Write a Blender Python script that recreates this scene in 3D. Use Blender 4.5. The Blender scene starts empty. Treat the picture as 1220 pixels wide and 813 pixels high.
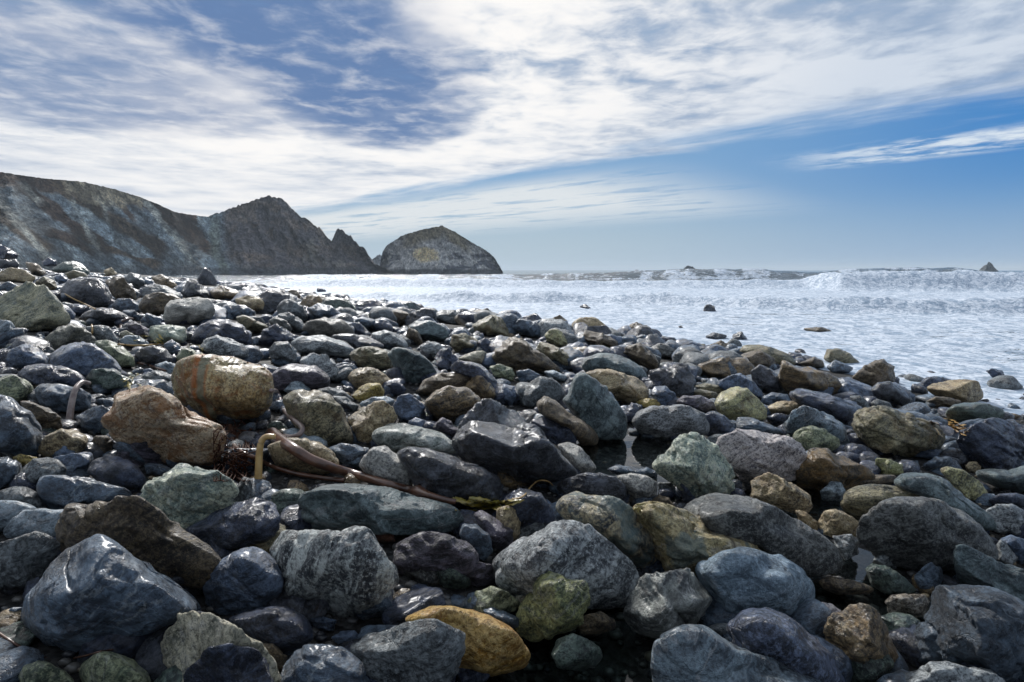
import bpy, bmesh, math, random
import numpy as np
from mathutils import Vector, Matrix
from mathutils.bvhtree import BVHTree
random.seed(7); np.random.seed(7)
R = math.radians
scene = bpy.context.scene
col = scene.collection

# ------------------------------------------------------------------ camera
EYE = np.array([0.0, 0.0, 2.3])          # sea level is z = 0
FPX = 678.0                              # focal length in pixels of a 1220 wide picture
PITCH = math.atan(84.5 / FPX)
cam_d = bpy.data.cameras.new("camera"); cam = bpy.data.objects.new("camera", cam_d); col.objects.link(cam)
cam_d.sensor_width = 36; cam_d.lens = FPX / 1220 * 36
cam_d.clip_start = 0.05; cam_d.clip_end = 30000
cam.location = EYE; cam.rotation_euler = (R(90) - PITCH, 0, 0)
scene.camera = cam

# ------------------------------------------------------------------ sky, sun, exposure
SUN_AZ, SUN_EL = R(-20), R(36)           # azimuth from +Y towards +X
scene.view_settings.view_transform = 'Standard'; scene.view_settings.look = 'None'
scene.view_settings.exposure = 0.0; scene.view_settings.gamma = 1.0
world = bpy.data.worlds.new("World"); scene.world = world; world.use_nodes = True

class NT:
    """small helper to write node trees as expressions"""
    def __init__(s, tree): s.t = tree; s.n = tree.nodes; s.l = tree.links
    def node(s, typ, ins=None, **props):
        n = s.n.new(typ)
        for k, v in props.items(): setattr(n, k, v)
        for k, v in (ins or {}).items():
            sock = n.inputs[k]
            if isinstance(v, bpy.types.NodeSocket): s.l.new(v, sock)
            else: sock.default_value = v
        return n
    def m(s, op, a, b=0.0, c=None, clamp=False):
        ins = {0: a, 1: b}
        if c is not None: ins[2] = c
        return s.node('ShaderNodeMath', ins, operation=op, use_clamp=clamp).outputs[0]
    def vm(s, op, a, b=None):
        ins = {0: a}
        if b is not None: ins[1] = b
        n = s.node('ShaderNodeVectorMath', ins, operation=op)
        return n.outputs[1] if op in ('DOT_PRODUCT', 'LENGTH') else n.outputs[0]
    def comb(s, x, y, z): return s.node('ShaderNodeCombineXYZ', {0: x, 1: y, 2: z}).outputs[0]
    def noise(s, vec, scale, detail=4.0, rough=0.5, dist=0.0):
        return s.node('ShaderNodeTexNoise', {'Vector': vec, 'Scale': scale, 'Detail': detail, 'Roughness': rough, 'Distortion': dist}).outputs[0]
    def ss(s, x, a, b, lo=0.0, hi=1.0):
        return s.node('ShaderNodeMapRange', {0: x, 1: a, 2: b, 3: lo, 4: hi}, interpolation_type='SMOOTHSTEP').outputs[0]
    def mix(s, f, a, b, mode='MIX'):
        n = s.node('ShaderNodeMix', None, data_type='RGBA', blend_type=mode)
        for i, v in ((0, f), (6, a), (7, b)):
            if isinstance(v, bpy.types.NodeSocket): s.l.new(v, n.inputs[i])
            else: n.inputs[i].default_value = v if i == 0 else (tuple(v) + (1.0,))[:4]
        return n.outputs[2]

def build_sky():
    w = NT(world.node_tree); w.n.clear()
    d = w.node('ShaderNodeTexCoord').outputs['Generated']
    sep = w.node('ShaderNodeSeparateXYZ', {0: d}).outputs
    x, y, z = sep
    sky = w.node('ShaderNodeTexSky', sky_type='NISHITA', sun_disc=False, sun_elevation=SUN_EL, sun_rotation=SUN_AZ,
                 altitude=0.0, air_density=1.0, dust_density=0.35, ozone_density=2.2).outputs[0]
    base = w.mix(1.0, sky, (0.050, 0.066, 0.088), 'MULTIPLY')
    # pale sea haze low over the horizon, bluer away from the sun
    sund = (math.sin(SUN_AZ) * math.cos(SUN_EL), math.cos(SUN_AZ) * math.cos(SUN_EL), math.sin(SUN_EL))
    c = w.vm('DOT_PRODUCT', d, sund)
    side = w.ss(c, 0.82, 0.42)
    hz = w.mix(side, (0.42, 0.53, 0.60), (0.16, 0.34, 0.58))
    zen = w.mix(side, (0.20, 0.38, 0.61), (0.012, 0.20, 0.56))
    zz = w.m('MAXIMUM', z, 0.0)
    low = w.mix(w.ss(zz, 0.0, 0.21), hz, zen)
    base = w.mix(0.85, base, low)
    base = w.mix(w.ss(zz, 0.13, 0.0, 0.0, 0.85), base, w.mix(side, (0.44, 0.55, 0.64), (0.30, 0.44, 0.62)))
    # high cloud deck on a plane overhead
    zc = w.m('MAXIMUM', z, 0.035)
    px = w.m('DIVIDE', x, zc); py = w.m('DIVIDE', y, zc)
    e = w.m('ADD', px, py); g = w.m('SUBTRACT', px, py)
    wv = w.comb(px, py, 0.0)
    strv = w.comb(w.m('MULTIPLY', e, 1.0), w.m('MULTIPLY', g, 0.33), 3.1)
    n1 = w.noise(wv, 0.75, 6, 0.52, 0.15)
    n2 = w.noise(wv, 4.2, 8, 0.60, 0.3)
    n3 = w.noise(strv, 1.5, 8, 0.6, 0.3)
    ew = w.m('ADD', w.m('ADD', e, w.m('MULTIPLY', w.m('SUBTRACT', n1, 0.5), 1.6)), w.m('MULTIPLY', w.m('SUBTRACT', n3, 0.5), 2.2))
    deck = w.ss(ew, 6.75, 5.45)
    # long streak below the deck edge
    st = w.m('MULTIPLY', w.ss(e, 7.3, 8.0), w.ss(e, 9.3, 8.7))
    st = w.m('MULTIPLY', st, w.ss(g, -3.4, -1.6))
    st = w.m('MULTIPLY', st, w.ss(w.m('ADD', w.m('MULTIPLY', n3, .6), w.m('MULTIPLY', n2, .4)), 0.40, 0.58))
    st2 = w.m('MULTIPLY', w.ss(e, 6.2, 7.6), w.ss(e, 17.0, 9.0))
    st2 = w.m('MULTIPLY', st2, w.ss(g, -3.4, -7.2))
    st2 = w.m('MULTIPLY', st2, w.ss(n3, 0.30, 0.52))
    glow = w.ss(c, 0.62, 0.90)
    hi = w.ss(zz, 0.05, 0.34)
    lit = w.m('ADD', 0.65, w.m('ADD', w.m('MULTIPLY', w.m('MULTIPLY', w.m('SUBTRACT', n1, 0.5), 1.05), w.m('ADD', 0.35, w.m('MULTIPLY', hi, 0.65))), w.m('MULTIPLY', w.m('SUBTRACT', n2, 0.5), w.m('MULTIPLY', hi, 0.60))))      # about .65 mean
    # thick, darker blue part of the deck
    def ell(cx, cy, rx, ry):
        a = w.m('DIVIDE', w.m('SUBTRACT', px, cx), rx); b = w.m('DIVIDE', w.m('SUBTRACT', py, cy), ry)
        r2 = w.m('ADD', w.m('MULTIPLY', a, a), w.m('MULTIPLY', b, b))
        r2 = w.m('ADD', r2, w.m('MULTIPLY', w.m('SUBTRACT', n1, 0.5), 3.2))
        return w.ss(r2, 1.7, 0.25)
    dark = w.m('MAXIMUM', ell(-0.98, 3.0, 0.72, 1.75), w.m('MULTIPLY', ell(-2.3, 3.3, 1.1, 1.2), 0.70))
    shade = w.ss(lit, 0.50, 0.74)
    away = w.ss(c, .62, -.1)
    cloud = w.mix(shade, (0.33, 0.43, 0.59), (0.64, 0.71, 0.81))
    cloud = w.mix(away, cloud, (0.44, 0.51, 0.62))
    cloud = w.mix(w.m('MULTIPLY', glow, w.ss(lit, 0.44, 0.76)), cloud, (1.0, 0.98, 0.96))
    cloud = w.mix(w.m('MULTIPLY', dark, w.ss(n2, 0.74, 0.42, 0.58, 1.0)), cloud, (0.13, 0.225, 0.43))
    cover = w.m('MULTIPLY', deck, w.ss(lit, 0.38, 0.56, 0.72, 1.0))
    out = w.mix(cover, base, cloud)
    out = w.mix(w.m('MAXIMUM', st, 0.0), out, (0.72, 0.80, 0.88))
    out = w.mix(w.m('MULTIPLY', st2, 0.9), out, (0.80, 0.83, 0.84))
    bg = w.node('ShaderNodeBackground', {0: out, 1: 1.0})
    w.l.new(bg.outputs[0], w.node('ShaderNodeOutputWorld').inputs[0])
    world.cycles.sampling_method = 'MANUAL'; world.cycles.sample_map_resolution = 512
build_sky()

sun_d = bpy.data.lights.new("sun", 'SUN'); sun = bpy.data.objects.new("sun", sun_d); col.objects.link(sun)
sun_d.energy = 4.2; sun_d.angle = R(8); sun_d.color = (1.0, 0.975, 0.94)
sv = Vector((math.sin(SUN_AZ) * math.cos(SUN_EL), math.cos(SUN_AZ) * math.cos(SUN_EL), math.sin(SUN_EL)))
sun.rotation_euler = (-sv).to_track_quat('-Z', 'Y').to_euler()
sun.location = (0, 0, 50)

HAZE = 0.00024                            # density of the sea air
# ------------------------------------------------------------------ small maths
_rs = np.random.RandomState(11)
_perm = _rs.permutation(256).astype(np.int32); _perm = np.concatenate([_perm, _perm, _perm])
_gr = _rs.normal(size=(256, 3)).astype(np.float32); _gr /= np.linalg.norm(_gr, axis=1)[:, None]
def perlin(p):
    p = np.asarray(p, dtype=np.float32)
    i = np.floor(p).astype(np.int32); f = p - i; i &= 255
    u = f * f * f * (f * (f * 6 - 15) + 10)
    r = np.zeros(len(p), np.float32)
    for dx in (0, 1):
        wx = u[:, 0] if dx else 1 - u[:, 0]
        a = _perm[i[:, 0] + dx]
        for dy in (0, 1):
            wy = u[:, 1] if dy else 1 - u[:, 1]
            b = _perm[a + i[:, 1] + dy]
            for dz in (0, 1):
                wz = u[:, 2] if dz else 1 - u[:, 2]
                g = _gr[_perm[b + i[:, 2] + dz]]
                r += wx * wy * wz * (g[:, 0] * (f[:, 0] - dx) + g[:, 1] * (f[:, 1] - dy) + g[:, 2] * (f[:, 2] - dz))
    return r * 1.6
def fbm(p, octv=4, gain=0.5, ridged=False):
    p = np.asarray(p, np.float32); a = 1.0; s = np.zeros(len(p), np.float32); t = 0
    for o in range(octv):
        n = perlin(p * (2.03 ** o) + 17.3 * o)
        if ridged: n = 1 - 2 * np.abs(n)
        s += a * n; t += a; a *= gain
    return s / t
def sstep(x, a, b):
    t = np.clip((x - a) / (b - a), 0, 1); return t * t * (3 - 2 * t)

def raydir(u, v):
    """direction through pixel (u,v) with forward component 1"""
    a = (np.asarray(u, float) - 610) / FPX; b = (406.5 - np.asarray(v, float)) / FPX
    cp, sp = math.cos(PITCH), math.sin(PITCH)
    return np.stack([a + 0 * b, cp + b * sp + 0 * a, -sp + b * cp + 0 * a], -1)
_SY = [-30, -10, 5, 9, 13, 16.8, 18.8, 21.4, 27, 31, 47, 87, 120, 200, 420]
_SX = [12, 9, 8.5, 8.0, 7.4, 6.1, 4.0, 1.4, -2.1, -5.0, -14.5, -38, -60, -118, -290]
def shoreX(Y): return np.interp(Y, _SY, _SX)
def ground0(X, Y):
    X = np.asarray(X, float); Y = np.asarray(Y, float)
    d = (shoreX(Y) - X) * np.interp(Y, [0, 25, 60, 120], [1, .93, .75, .6])
    z = 0.088 * d
    z = np.where(z > 2.2, 2.2 + 1.1 * np.tanh((z - 2.2) / 1.3), z)
    return np.where(z < 0, z * 1.2, z)
def proj(P):
    P = np.asarray(P, float) - EYE
    cp, sp = math.cos(PITCH), math.sin(PITCH)
    f = P[..., 1] * cp - P[..., 2] * sp; up = P[..., 1] * sp + P[..., 2] * cp
    return 610 + FPX * P[..., 0] / f, 406.5 - FPX * up / f, f
_T = np.exp(np.linspace(math.log(0.7), math.log(160), 360))
def hit(u, v, floor=-0.12):
    """depth at which the ray through pixel (u,v) meets the beach (or the water)"""
    d = raydir(u, v); P = EYE + d * _T[:, None]
    h = P[:, 2] - np.maximum(ground0(P[:, 0], P[:, 1]), floor)
    k = np.argmax(h < 0) if (h < 0).any() else -1
    if k <= 0: return None
    t = h[k - 1] / (h[k - 1] - h[k])
    return float(_T[k - 1] * (1 - t) + _T[k] * t)
POOLS = [(738, 545, .46, .66), (738, 792, .29, .36), (975, 604, .45, .34), (1018, 672, .14, .18), (1040, 722, .22, .18), (655, 775, .22, .26)]
_pools = []
for (pu, pv, rx, ry) in POOLS:
    D = hit(pu, pv); P = EYE + raydir(pu, pv) * D; _pools.append((P[0], P[1], rx, ry, _pools[1][4] if pu == 655 else P[2]))
def ground(X, Y):
    z = ground0(X, Y)
    X = np.asarray(X, float); Y = np.asarray(Y, float)
    sh = X.shape; q = np.stack([X.ravel(), Y.ravel(), 0 * X.ravel()], -1)
    near = np.exp(-np.hypot(X, Y) / 14)
    z = z + (0.05 * fbm(q * 0.9, 3) + 0.02 * fbm(q * 5, 2)).reshape(sh) * np.clip(near * 2, .3, 1)
    for (cx, cy, rx, ry, pz) in _pools:
        r2 = ((X - cx) / rx) ** 2 + ((Y - cy) / ry) ** 2
        k = np.exp(-r2 * 0.8)
        z = z * (1 - 0.9 * k) + (pz - 0.12) * 0.9 * k
    return z

# ------------------------------------------------------------------ object helpers
def mesh_obj(name, V, F, mats, parent=None, smooth=True, loc=None):
    me = bpy.data.meshes.new(name)
    V = np.asarray(V, np.float32)
    if isinstance(F, np.ndarray):
        me.vertices.add(len(V)); me.vertices.foreach_set('co', V.ravel())
        k = F.shape[1]
        me.loops.add(F.size); me.loops.foreach_set('vertex_index', F.astype(np.int32).ravel())
        me.polygons.add(len(F)); me.polygons.foreach_set('loop_start', np.arange(0, F.size, k, dtype=np.int32))
        me.update(calc_edges=True)
    else:
        me.from_pydata([tuple(map(float, v)) for v in V], [], [tuple(f) for f in F])
    if smooth: me.polygons.foreach_set('use_smooth', np.ones(len(me.polygons), bool))
    for m in (mats if isinstance(mats, (list, tuple)) else [mats]): me.materials.append(m)
    o = bpy.data.objects.new(name, me); col.objects.link(o)
    if parent: o.parent = parent
    if loc is not None: o.location = loc
    return o
def tag(o, label=None, cat=None, group=None, kind=None):
    for k, v in (('label', label), ('category', cat), ('group', group), ('kind', kind)):
        if v: o[k] = v
    return o
_ico = {}
def ico(n):
    if n not in _ico:
        bm = bmesh.new(); bmesh.ops.create_icosphere(bm, subdivisions=n, radius=1)
        V = np.array([v.co[:] for v in bm.verts], np.float32); F = np.array([[v.index for v in f.verts] for f in bm.faces], np.int32)
        bm.free(); _ico[n] = (V, F)
    return _ico[n]
def attr(o, name, vals):
    vals = np.asarray(vals, np.float32)
    if vals.ndim == 1:
        a = o.data.attributes.new(name, 'FLOAT', 'POINT'); a.data.foreach_set('value', vals)
    else:
        a = o.data.attributes.new(name, 'FLOAT_COLOR', 'POINT')
        if vals.shape[1] == 3: vals = np.concatenate([vals, np.ones((len(vals), 1), np.float32)], 1)
        a.data.foreach_set('color', vals.ravel())

# ------------------------------------------------------------------ rock materials
# code: colour a, colour b, streak colour, streak amount, vein amount, roughness, speckle, streak scale, words
PAL = {
 'sl': ((.070,.085,.105), (.030,.038,.050), (.16,.19,.22), .35, .30, .34, .1, 5, 'slate grey'),
 'sd': ((.045,.056,.068), (.024,.030,.038), (.10,.12,.14), .30, .35, .42, .1, 3, 'dark slate'),
 'nb': ((.075,.100,.145), (.030,.042,.065), (.16,.20,.27), .35, .10, .38, .1, 6, 'blue-grey'),
 'nv': ((.030,.038,.062), (.014,.017,.028), (.075,.09,.13), .35, .10, .24, .1, 6, 'dark navy'),
 'bk': ((.028,.028,.032), (.012,.012,.014), (.10,.10,.11), .30, .20, .24, .2, 5, 'black'),
 'pu': ((.060,.055,.070), (.024,.022,.030), (.14,.13,.16), .55, .15, .42, .1, 9, 'purple-grey'),
 'gy': ((.115,.118,.115), (.045,.047,.048), (.21,.21,.20), .45, .25, .45, .3, 6, 'mid grey'),
 'gw': ((.150,.150,.145), (.050,.052,.055), (.30,.29,.27), .60, .35, .46, .5, 5, 'blotchy grey'),
 'st': ((.130,.125,.115), (.045,.045,.045), (.26,.25,.24), .75, .10, .48, .3, 11, 'streaky grey'),
 'bd': ((.095,.095,.090), (.024,.028,.034), (.32,.31,.28), .85, .40, .44, .4, 3.2, 'banded grey'),
 'ga': ((.110,.105,.092), (.040,.040,.040), (.25,.24,.21), .45, .60, .38, .2, 3, 'veined grey'),
 'lt': ((.190,.210,.220), (.085,.100,.110), (.36,.38,.38), .45, .45, .44, .2, 5, 'pale blue-grey'),
 'wg': ((.260,.255,.240), (.090,.095,.100), (.42,.41,.38), .40, .30, .50, .6, 4, 'pale grey'),
 'wh': ((.370,.355,.320), (.150,.155,.150), (.50,.48,.44), .45, .10, .58, .9, 4, 'white speckled'),
 'wp': ((.330,.300,.290), (.080,.075,.095), (.46,.43,.42), .85, .20, .50, .5, 9, 'white and purple'),
 'cr': ((.330,.310,.240), (.120,.125,.100), (.46,.43,.35), .50, .20, .52, .5, 5, 'cream'),
 'cg': ((.230,.225,.160), (.085,.100,.085), (.40,.37,.27), .60, .20, .54, .6, 5, 'cream-green'),
 'pg': ((.205,.245,.215), (.080,.115,.110), (.37,.37,.29), .40, .30, .50, .6, 3, 'pale green'),
 'pl': ((.150,.170,.155), (.055,.068,.066), (.34,.35,.33), .75, .20, .40, .2, 3, 'pale striped'),
 'ps': ((.150,.180,.200), (.080,.105,.125), (.26,.29,.31), .30, .25, .44, .1, 4, 'pale blue slate'),
 'sg': ((.090,.112,.108), (.038,.052,.055), (.18,.20,.19), .35, .25, .40, .2, 4, 'green-grey'),
 'dg': ((.050,.068,.058), (.020,.030,.027), (.12,.14,.11), .40, .20, .32, .3, 5, 'dark green'),
 'gn': ((.095,.115,.080), (.040,.055,.040), (.24,.25,.17), .55, .25, .42, .5, 5, 'greenish'),
 'mg': ((.070,.080,.045), (.028,.036,.022), (.19,.19,.10), .45, .30, .48, .8, 4, 'mossy green'),
 'my': ((.220,.215,.140), (.040,.042,.030), (.36,.34,.20), .45, .20, .48, .8, 4, 'mossy cream'),
 'ol': ((.085,.080,.052), (.034,.034,.026), (.21,.19,.13), .60, .15, .44, .4, 7, 'olive'),
 'bg': ((.082,.076,.068), (.034,.033,.032), (.19,.18,.16), .40, .20, .44, .3, 5, 'grey-brown'),
 'br': ((.075,.056,.040), (.030,.024,.019), (.15,.12,.08), .45, .15, .44, .4, 6, 'brown'),
 'bz': ((.060,.046,.034), (.022,.018,.015), (.20,.15,.09), .55, .20, .32, .5, 5, 'black-brown'),
 'tb': ((.095,.076,.050), (.050,.042,.032), (.18,.12,.06), .40, .20, .40, .3, 3, 'brown'),
 'wb': ((.100,.070,.040), (.045,.035,.026), (.42,.39,.34), .60, .20, .30, .3, 3, 'brown and white'),
 'tn': ((.230,.180,.115), (.090,.070,.048), (.34,.29,.20), .45, .20, .50, .5, 5, 'tan'),
 'rs': ((.330,.235,.155), (.140,.070,.034), (.44,.37,.28), .65, .15, .50, .6, 6, 'rusty tan'),
 'ro': ((.200,.140,.070), (.060,.050,.034), (.33,.28,.18), .45, .10, .36, .5, 3, 'rusty brown'),
 'rd': ((.080,.036,.026), (.040,.022,.018), (.13,.07,.05), .40, .10, .40, .2, 6, 'red-brown'),
 'oc': ((.240,.195,.110), (.110,.100,.062), (.34,.30,.20), .40, .35, .44, .4, 4, 'ochre'),
 'db': ((.110,.125,.125), (.045,.055,.060), (.30,.26,.18), .55, .30, .44, .4, 4, 'blue and tan'),
 'yo': ((.210,.160,.060), (.090,.070,.028), (.33,.27,.13), .45, .20, .48, .4, 5, 'yellow-brown'),
 'yl': ((.470,.310,.110), (.290,.145,.036), (.46,.34,.18), .50, .30, .46, .4, 5, 'ochre yellow'),
 'yg': ((.170,.175,.085), (.080,.085,.045), (.28,.28,.17), .40, .20, .46, .4, 5, 'yellow-green'),
 'gd': ((.120,.112,.098), (.060,.058,.053), (.18,.17,.15), .30, .10, .44, .3, 5, 'grey-brown'),
 'gt': ((.130,.130,.110), (.060,.062,.058), (.22,.21,.17), .40, .20, .46, .4, 5, 'grey'),
 'sp': ((.030,.040,.070), (.014,.018,.032), (.10,.12,.17), .30, .20, .36, 1.6, 6, 'speckled navy'),
 'sw': ((.100,.118,.130), (.040,.050,.060), (.24,.27,.28), .60, .40, .28, .1, 2.6, 'wavy slate'),
}
BRIGHT = {'cr': 1.6, 'cg': 1.55, 'pg': 1.5, 'wh': 1.5, 'wp': 1.5, 'rs': 1.7, 'ro': 1.6, 'yl': 1.15, 'oc': 1.35, 'tn': 1.25, 'wg': 1.3, 'lt': 1.2, 'yo': 1.5, 'db': 1.3, 'gw': 1.45,
          'bd': 1.5, 'my': 1.3, 'ps': 1.3, 'ga': 1.35, 'bz': 1.25, 'yg': 1.3, 'mg': 1.5, 'gn': 1.25, 'ol': 1.2, 'st': 1.15, 'pl': 1.25}
def rock_mat(code):
    ca, cb, cs, sa, va, ro, spk, ssc, _w = PAL[code]
    def sat(c, k=1.3):
        m_ = sum(c) / 3; g_ = BRIGHT.get(code, 1.0); return tuple(max(.004, (m_ + (v - m_) * k) * g_ * .92) for v in c)
    ca, cb, cs = sat(ca), sat(cb), sat(cs)
    def cap(c, k, top): m_ = max(c) * k; return tuple(v * k * min(1.0, top / m_) for v in c)
    ca, cs, cb = cap(ca, 1.40, .60), cap(cs, 1.60, .68), cap(cb, .95, .4)
    if code in ('sl', 'sd', 'gy', 'sg', 'sw', 'gw', 'bg', 'st', 'ps', 'lt', 'dg', 'bk', 'bd', 'ga'):
        ca, cb, cs = [(c[0] * .90, c[1] * 1.0, c[2] * 1.10) for c in (ca, cb, cs)]
    m = bpy.data.materials.new('rock_' + code); m.use_nodes = True
    t = NT(m.node_tree); t.n.clear()
    tc = t.node('ShaderNodeTexCoord').outputs['Object']
    rnd = t.node('ShaderNodeObjectInfo').outputs['Random']
    ang = t.node('ShaderNodeAttribute', attribute_type='OBJECT', attribute_name='band').outputs['Fac']
    vec = t.vm('ADD', tc, t.comb(t.m('MULTIPLY', rnd, 37.0), t.m('MULTIPLY', rnd, 11.0), t.m('MULTIPLY', rnd, 23.0)))
    rot = t.node('ShaderNodeVectorRotate', {'Vector': vec, 'Angle': ang}, rotation_type='Y_AXIS').outputs[0]
    warp = t.node('ShaderNodeTexNoise', {'Vector': rot, 'Scale': 2.2, 'Detail': 3.0}).outputs[1]
    rw = t.vm('ADD', rot, t.node('ShaderNodeVectorMath', {0: warp, 'Scale': 0.20}, operation='SCALE').outputs[0])
    sv_ = t.vm('MULTIPLY', rw, (0.7, 0.9, 3.2))
    big = t.noise(rw, 2.4, 6, .58)
    stk = t.noise(sv_, ssc, 8, .62, .4)
    fine = t.noise(vec, 60, 5, .75)
    mid = t.noise(vec, 9, 9, .70, .4)
    stf = t.noise(t.vm('MULTIPLY', rw, (2.0, 2.4, 13.0)), ssc * .9, 6, .7, .3)
    c = t.mix(t.ss(t.m('ADD', t.m('MULTIPLY', big, .65), t.m('MULTIPLY', mid, .35)), .43 - (.04 if code in BRIGHT else 0), .57 - (.04 if code in BRIGHT else 0)), cb, ca)
    c = t.mix(t.m('MULTIPLY', t.ss(t.m('ADD', t.m('MULTIPLY', stk, .6), t.m('MULTIPLY', stf, .4)), .49, .575), sa), c, cs)
    c = t.mix(t.m('MULTIPLY', t.ss(t.m('ADD', t.m('MULTIPLY', stk, .5), t.m('MULTIPLY', stf, .5)), .485, .42), min(1, sa + .15)), c, tuple(v * .5 for v in cb))
    c = t.mix(t.m('MULTIPLY', t.ss(mid, .515, .60), .60), c, cs)
    c = t.mix(t.m('MULTIPLY', t.ss(mid, .47, .40), .28 if code in BRIGHT else .55), c, tuple(v * .7 for v in cb))
    bands = t.noise(t.vm('MULTIPLY', rw, (1.0, 1.2, 7.0)), ssc * .75, 4, .6, .25)
    c = t.mix(t.m('MULTIPLY', t.ss(bands, .53, .60), min(1.0, sa * 1.05)), c, cs)
    c = t.mix(t.m('MULTIPLY', t.ss(bands, .46, .40), sa * .6), c, tuple(v * .6 for v in cb))
    # thin veins and cracks
    vn = t.noise(t.vm('MULTIPLY', rw, (1.0, 1.0, 1.8)), 1.6, 5, .55, .6)
    vl = t.m('ABSOLUTE', t.m('SUBTRACT', vn, .5))
    vein = t.m('MULTIPLY', t.ss(vl, .015, .004), t.ss(big, .45, .55))
    c = t.mix(t.m('MULTIPLY', vein, va), c, tuple(min(.62, v * 1.4 + .30) for v in cs))
    if spk > .25:
        sp = t.m('MULTIPLY', t.ss(t.noise(vec, 26, 5, .7), .54, .62), min(1.0, spk * .55))
        c = t.mix(sp, c, tuple(min(.5, v * 1.25 + .03) for v in cs))
    c = t.mix(t.m('MULTIPLY', t.ss(fine, .485, .42), .65 if spk > .25 else .40), c, tuple(v * .5 for v in cb))
    c = t.mix(t.m('MULTIPLY', t.ss(fine, .525, .585), .55 if spk > .25 else .28), c, tuple(v * 1.15 for v in cs))
    if code in ('rs', 'ro', 'oc', 'db', 'cr', 'tb', 'bz', 'wb', 'my', 'tn', 'ol'):
        rust = (.33, .13, .025) if code in ('rs', 'ro') else (.20, .115, .04)
        k = (.65 if code == 'rs' else .85) if code in ('rs', 'ro') else .35
        c = t.mix(t.m('MULTIPLY', t.ss(t.noise(rw, 4.2, 8, .7, .5), .50, .60), k), c, rust)
    if code == 'ro':
        pz = t.node('ShaderNodeSeparateXYZ', {0: t.vm('ADD', tc, t.node('ShaderNodeVectorMath', {0: warp, 'Scale': 0.14}, operation='SCALE').outputs[0])}).outputs[0]
        bandd = t.m('ABSOLUTE', t.m('ADD', pz, -0.07))
        c = t.mix(t.m('MULTIPLY', t.ss(bandd, .095, .05), t.ss(mid, .38, .52)), c, (.46, .15, .02))
        c = t.mix(t.m('MULTIPLY', t.ss(t.m('ABSOLUTE', t.m('ADD', pz, -0.09)), .05, .02), .8), c, (.26, .29, .20))
    if code == 'oc':
        w1 = t.noise(t.vm('MULTIPLY', tc, (14, 3, 1.2)), 1.0, 4, .6)
        c = t.mix(t.m('MULTIPLY', t.ss(w1, .57, .66), .8), c, (.06, .042, .025))
    if code in ('oc', 'pg', 'db', 'cg'):
        nz = t.node('ShaderNodeSeparateXYZ', {0: vec}).outputs[2]
        c = t.mix(t.m('MULTIPLY', t.ss(t.noise(rw, 2.9, 5, .6), .55, .62), .7 if code in ('oc', 'db') else .35), c, (.13, .19, .19))
    wet = t.ss(t.noise(rw, 3.1, 4, .6), .38, .62)
    rough = t.m('ADD', t.m('MULTIPLY', wet, .22), t.m('ADD', t.m('MULTIPLY', fine, .34), ro - .26))
    hgt = t.m('ADD', t.m('ADD', t.m('MULTIPLY', stk, .35 + sa * .5), t.m('MULTIPLY', stf, .20 + sa * .35)), t.m('ADD', t.m('MULTIPLY', mid, .85), t.m('MULTIPLY', fine, .55)))
    crk = t.ss(t.m('ABSOLUTE', t.m('SUBTRACT', t.noise(rw, 3.3, 7, .6, .8), .5)), 0.0, .016)
    hgt = t.m('ADD', hgt, t.m('MULTIPLY', crk, .22))
    bump = t.node('ShaderNodeBump', {'Height': hgt, 'Strength': 1.0, 'Distance': .045}).outputs[0]
    p = t.node('ShaderNodeBsdfPrincipled', {'Base Color': c, 'Roughness': rough, 'Normal': bump, 'IOR': 1.5,
                                            'Coat Weight': .30 if ro < .4 else .10, 'Coat Roughness': .28})
    t.l.new(p.outputs[0], t.node('ShaderNodeOutputMaterial').inputs[0])
    return m
_rm = {}
def RM(code):
    if code not in _rm: _rm[code] = rock_mat(code)
    return _rm[code]
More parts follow.
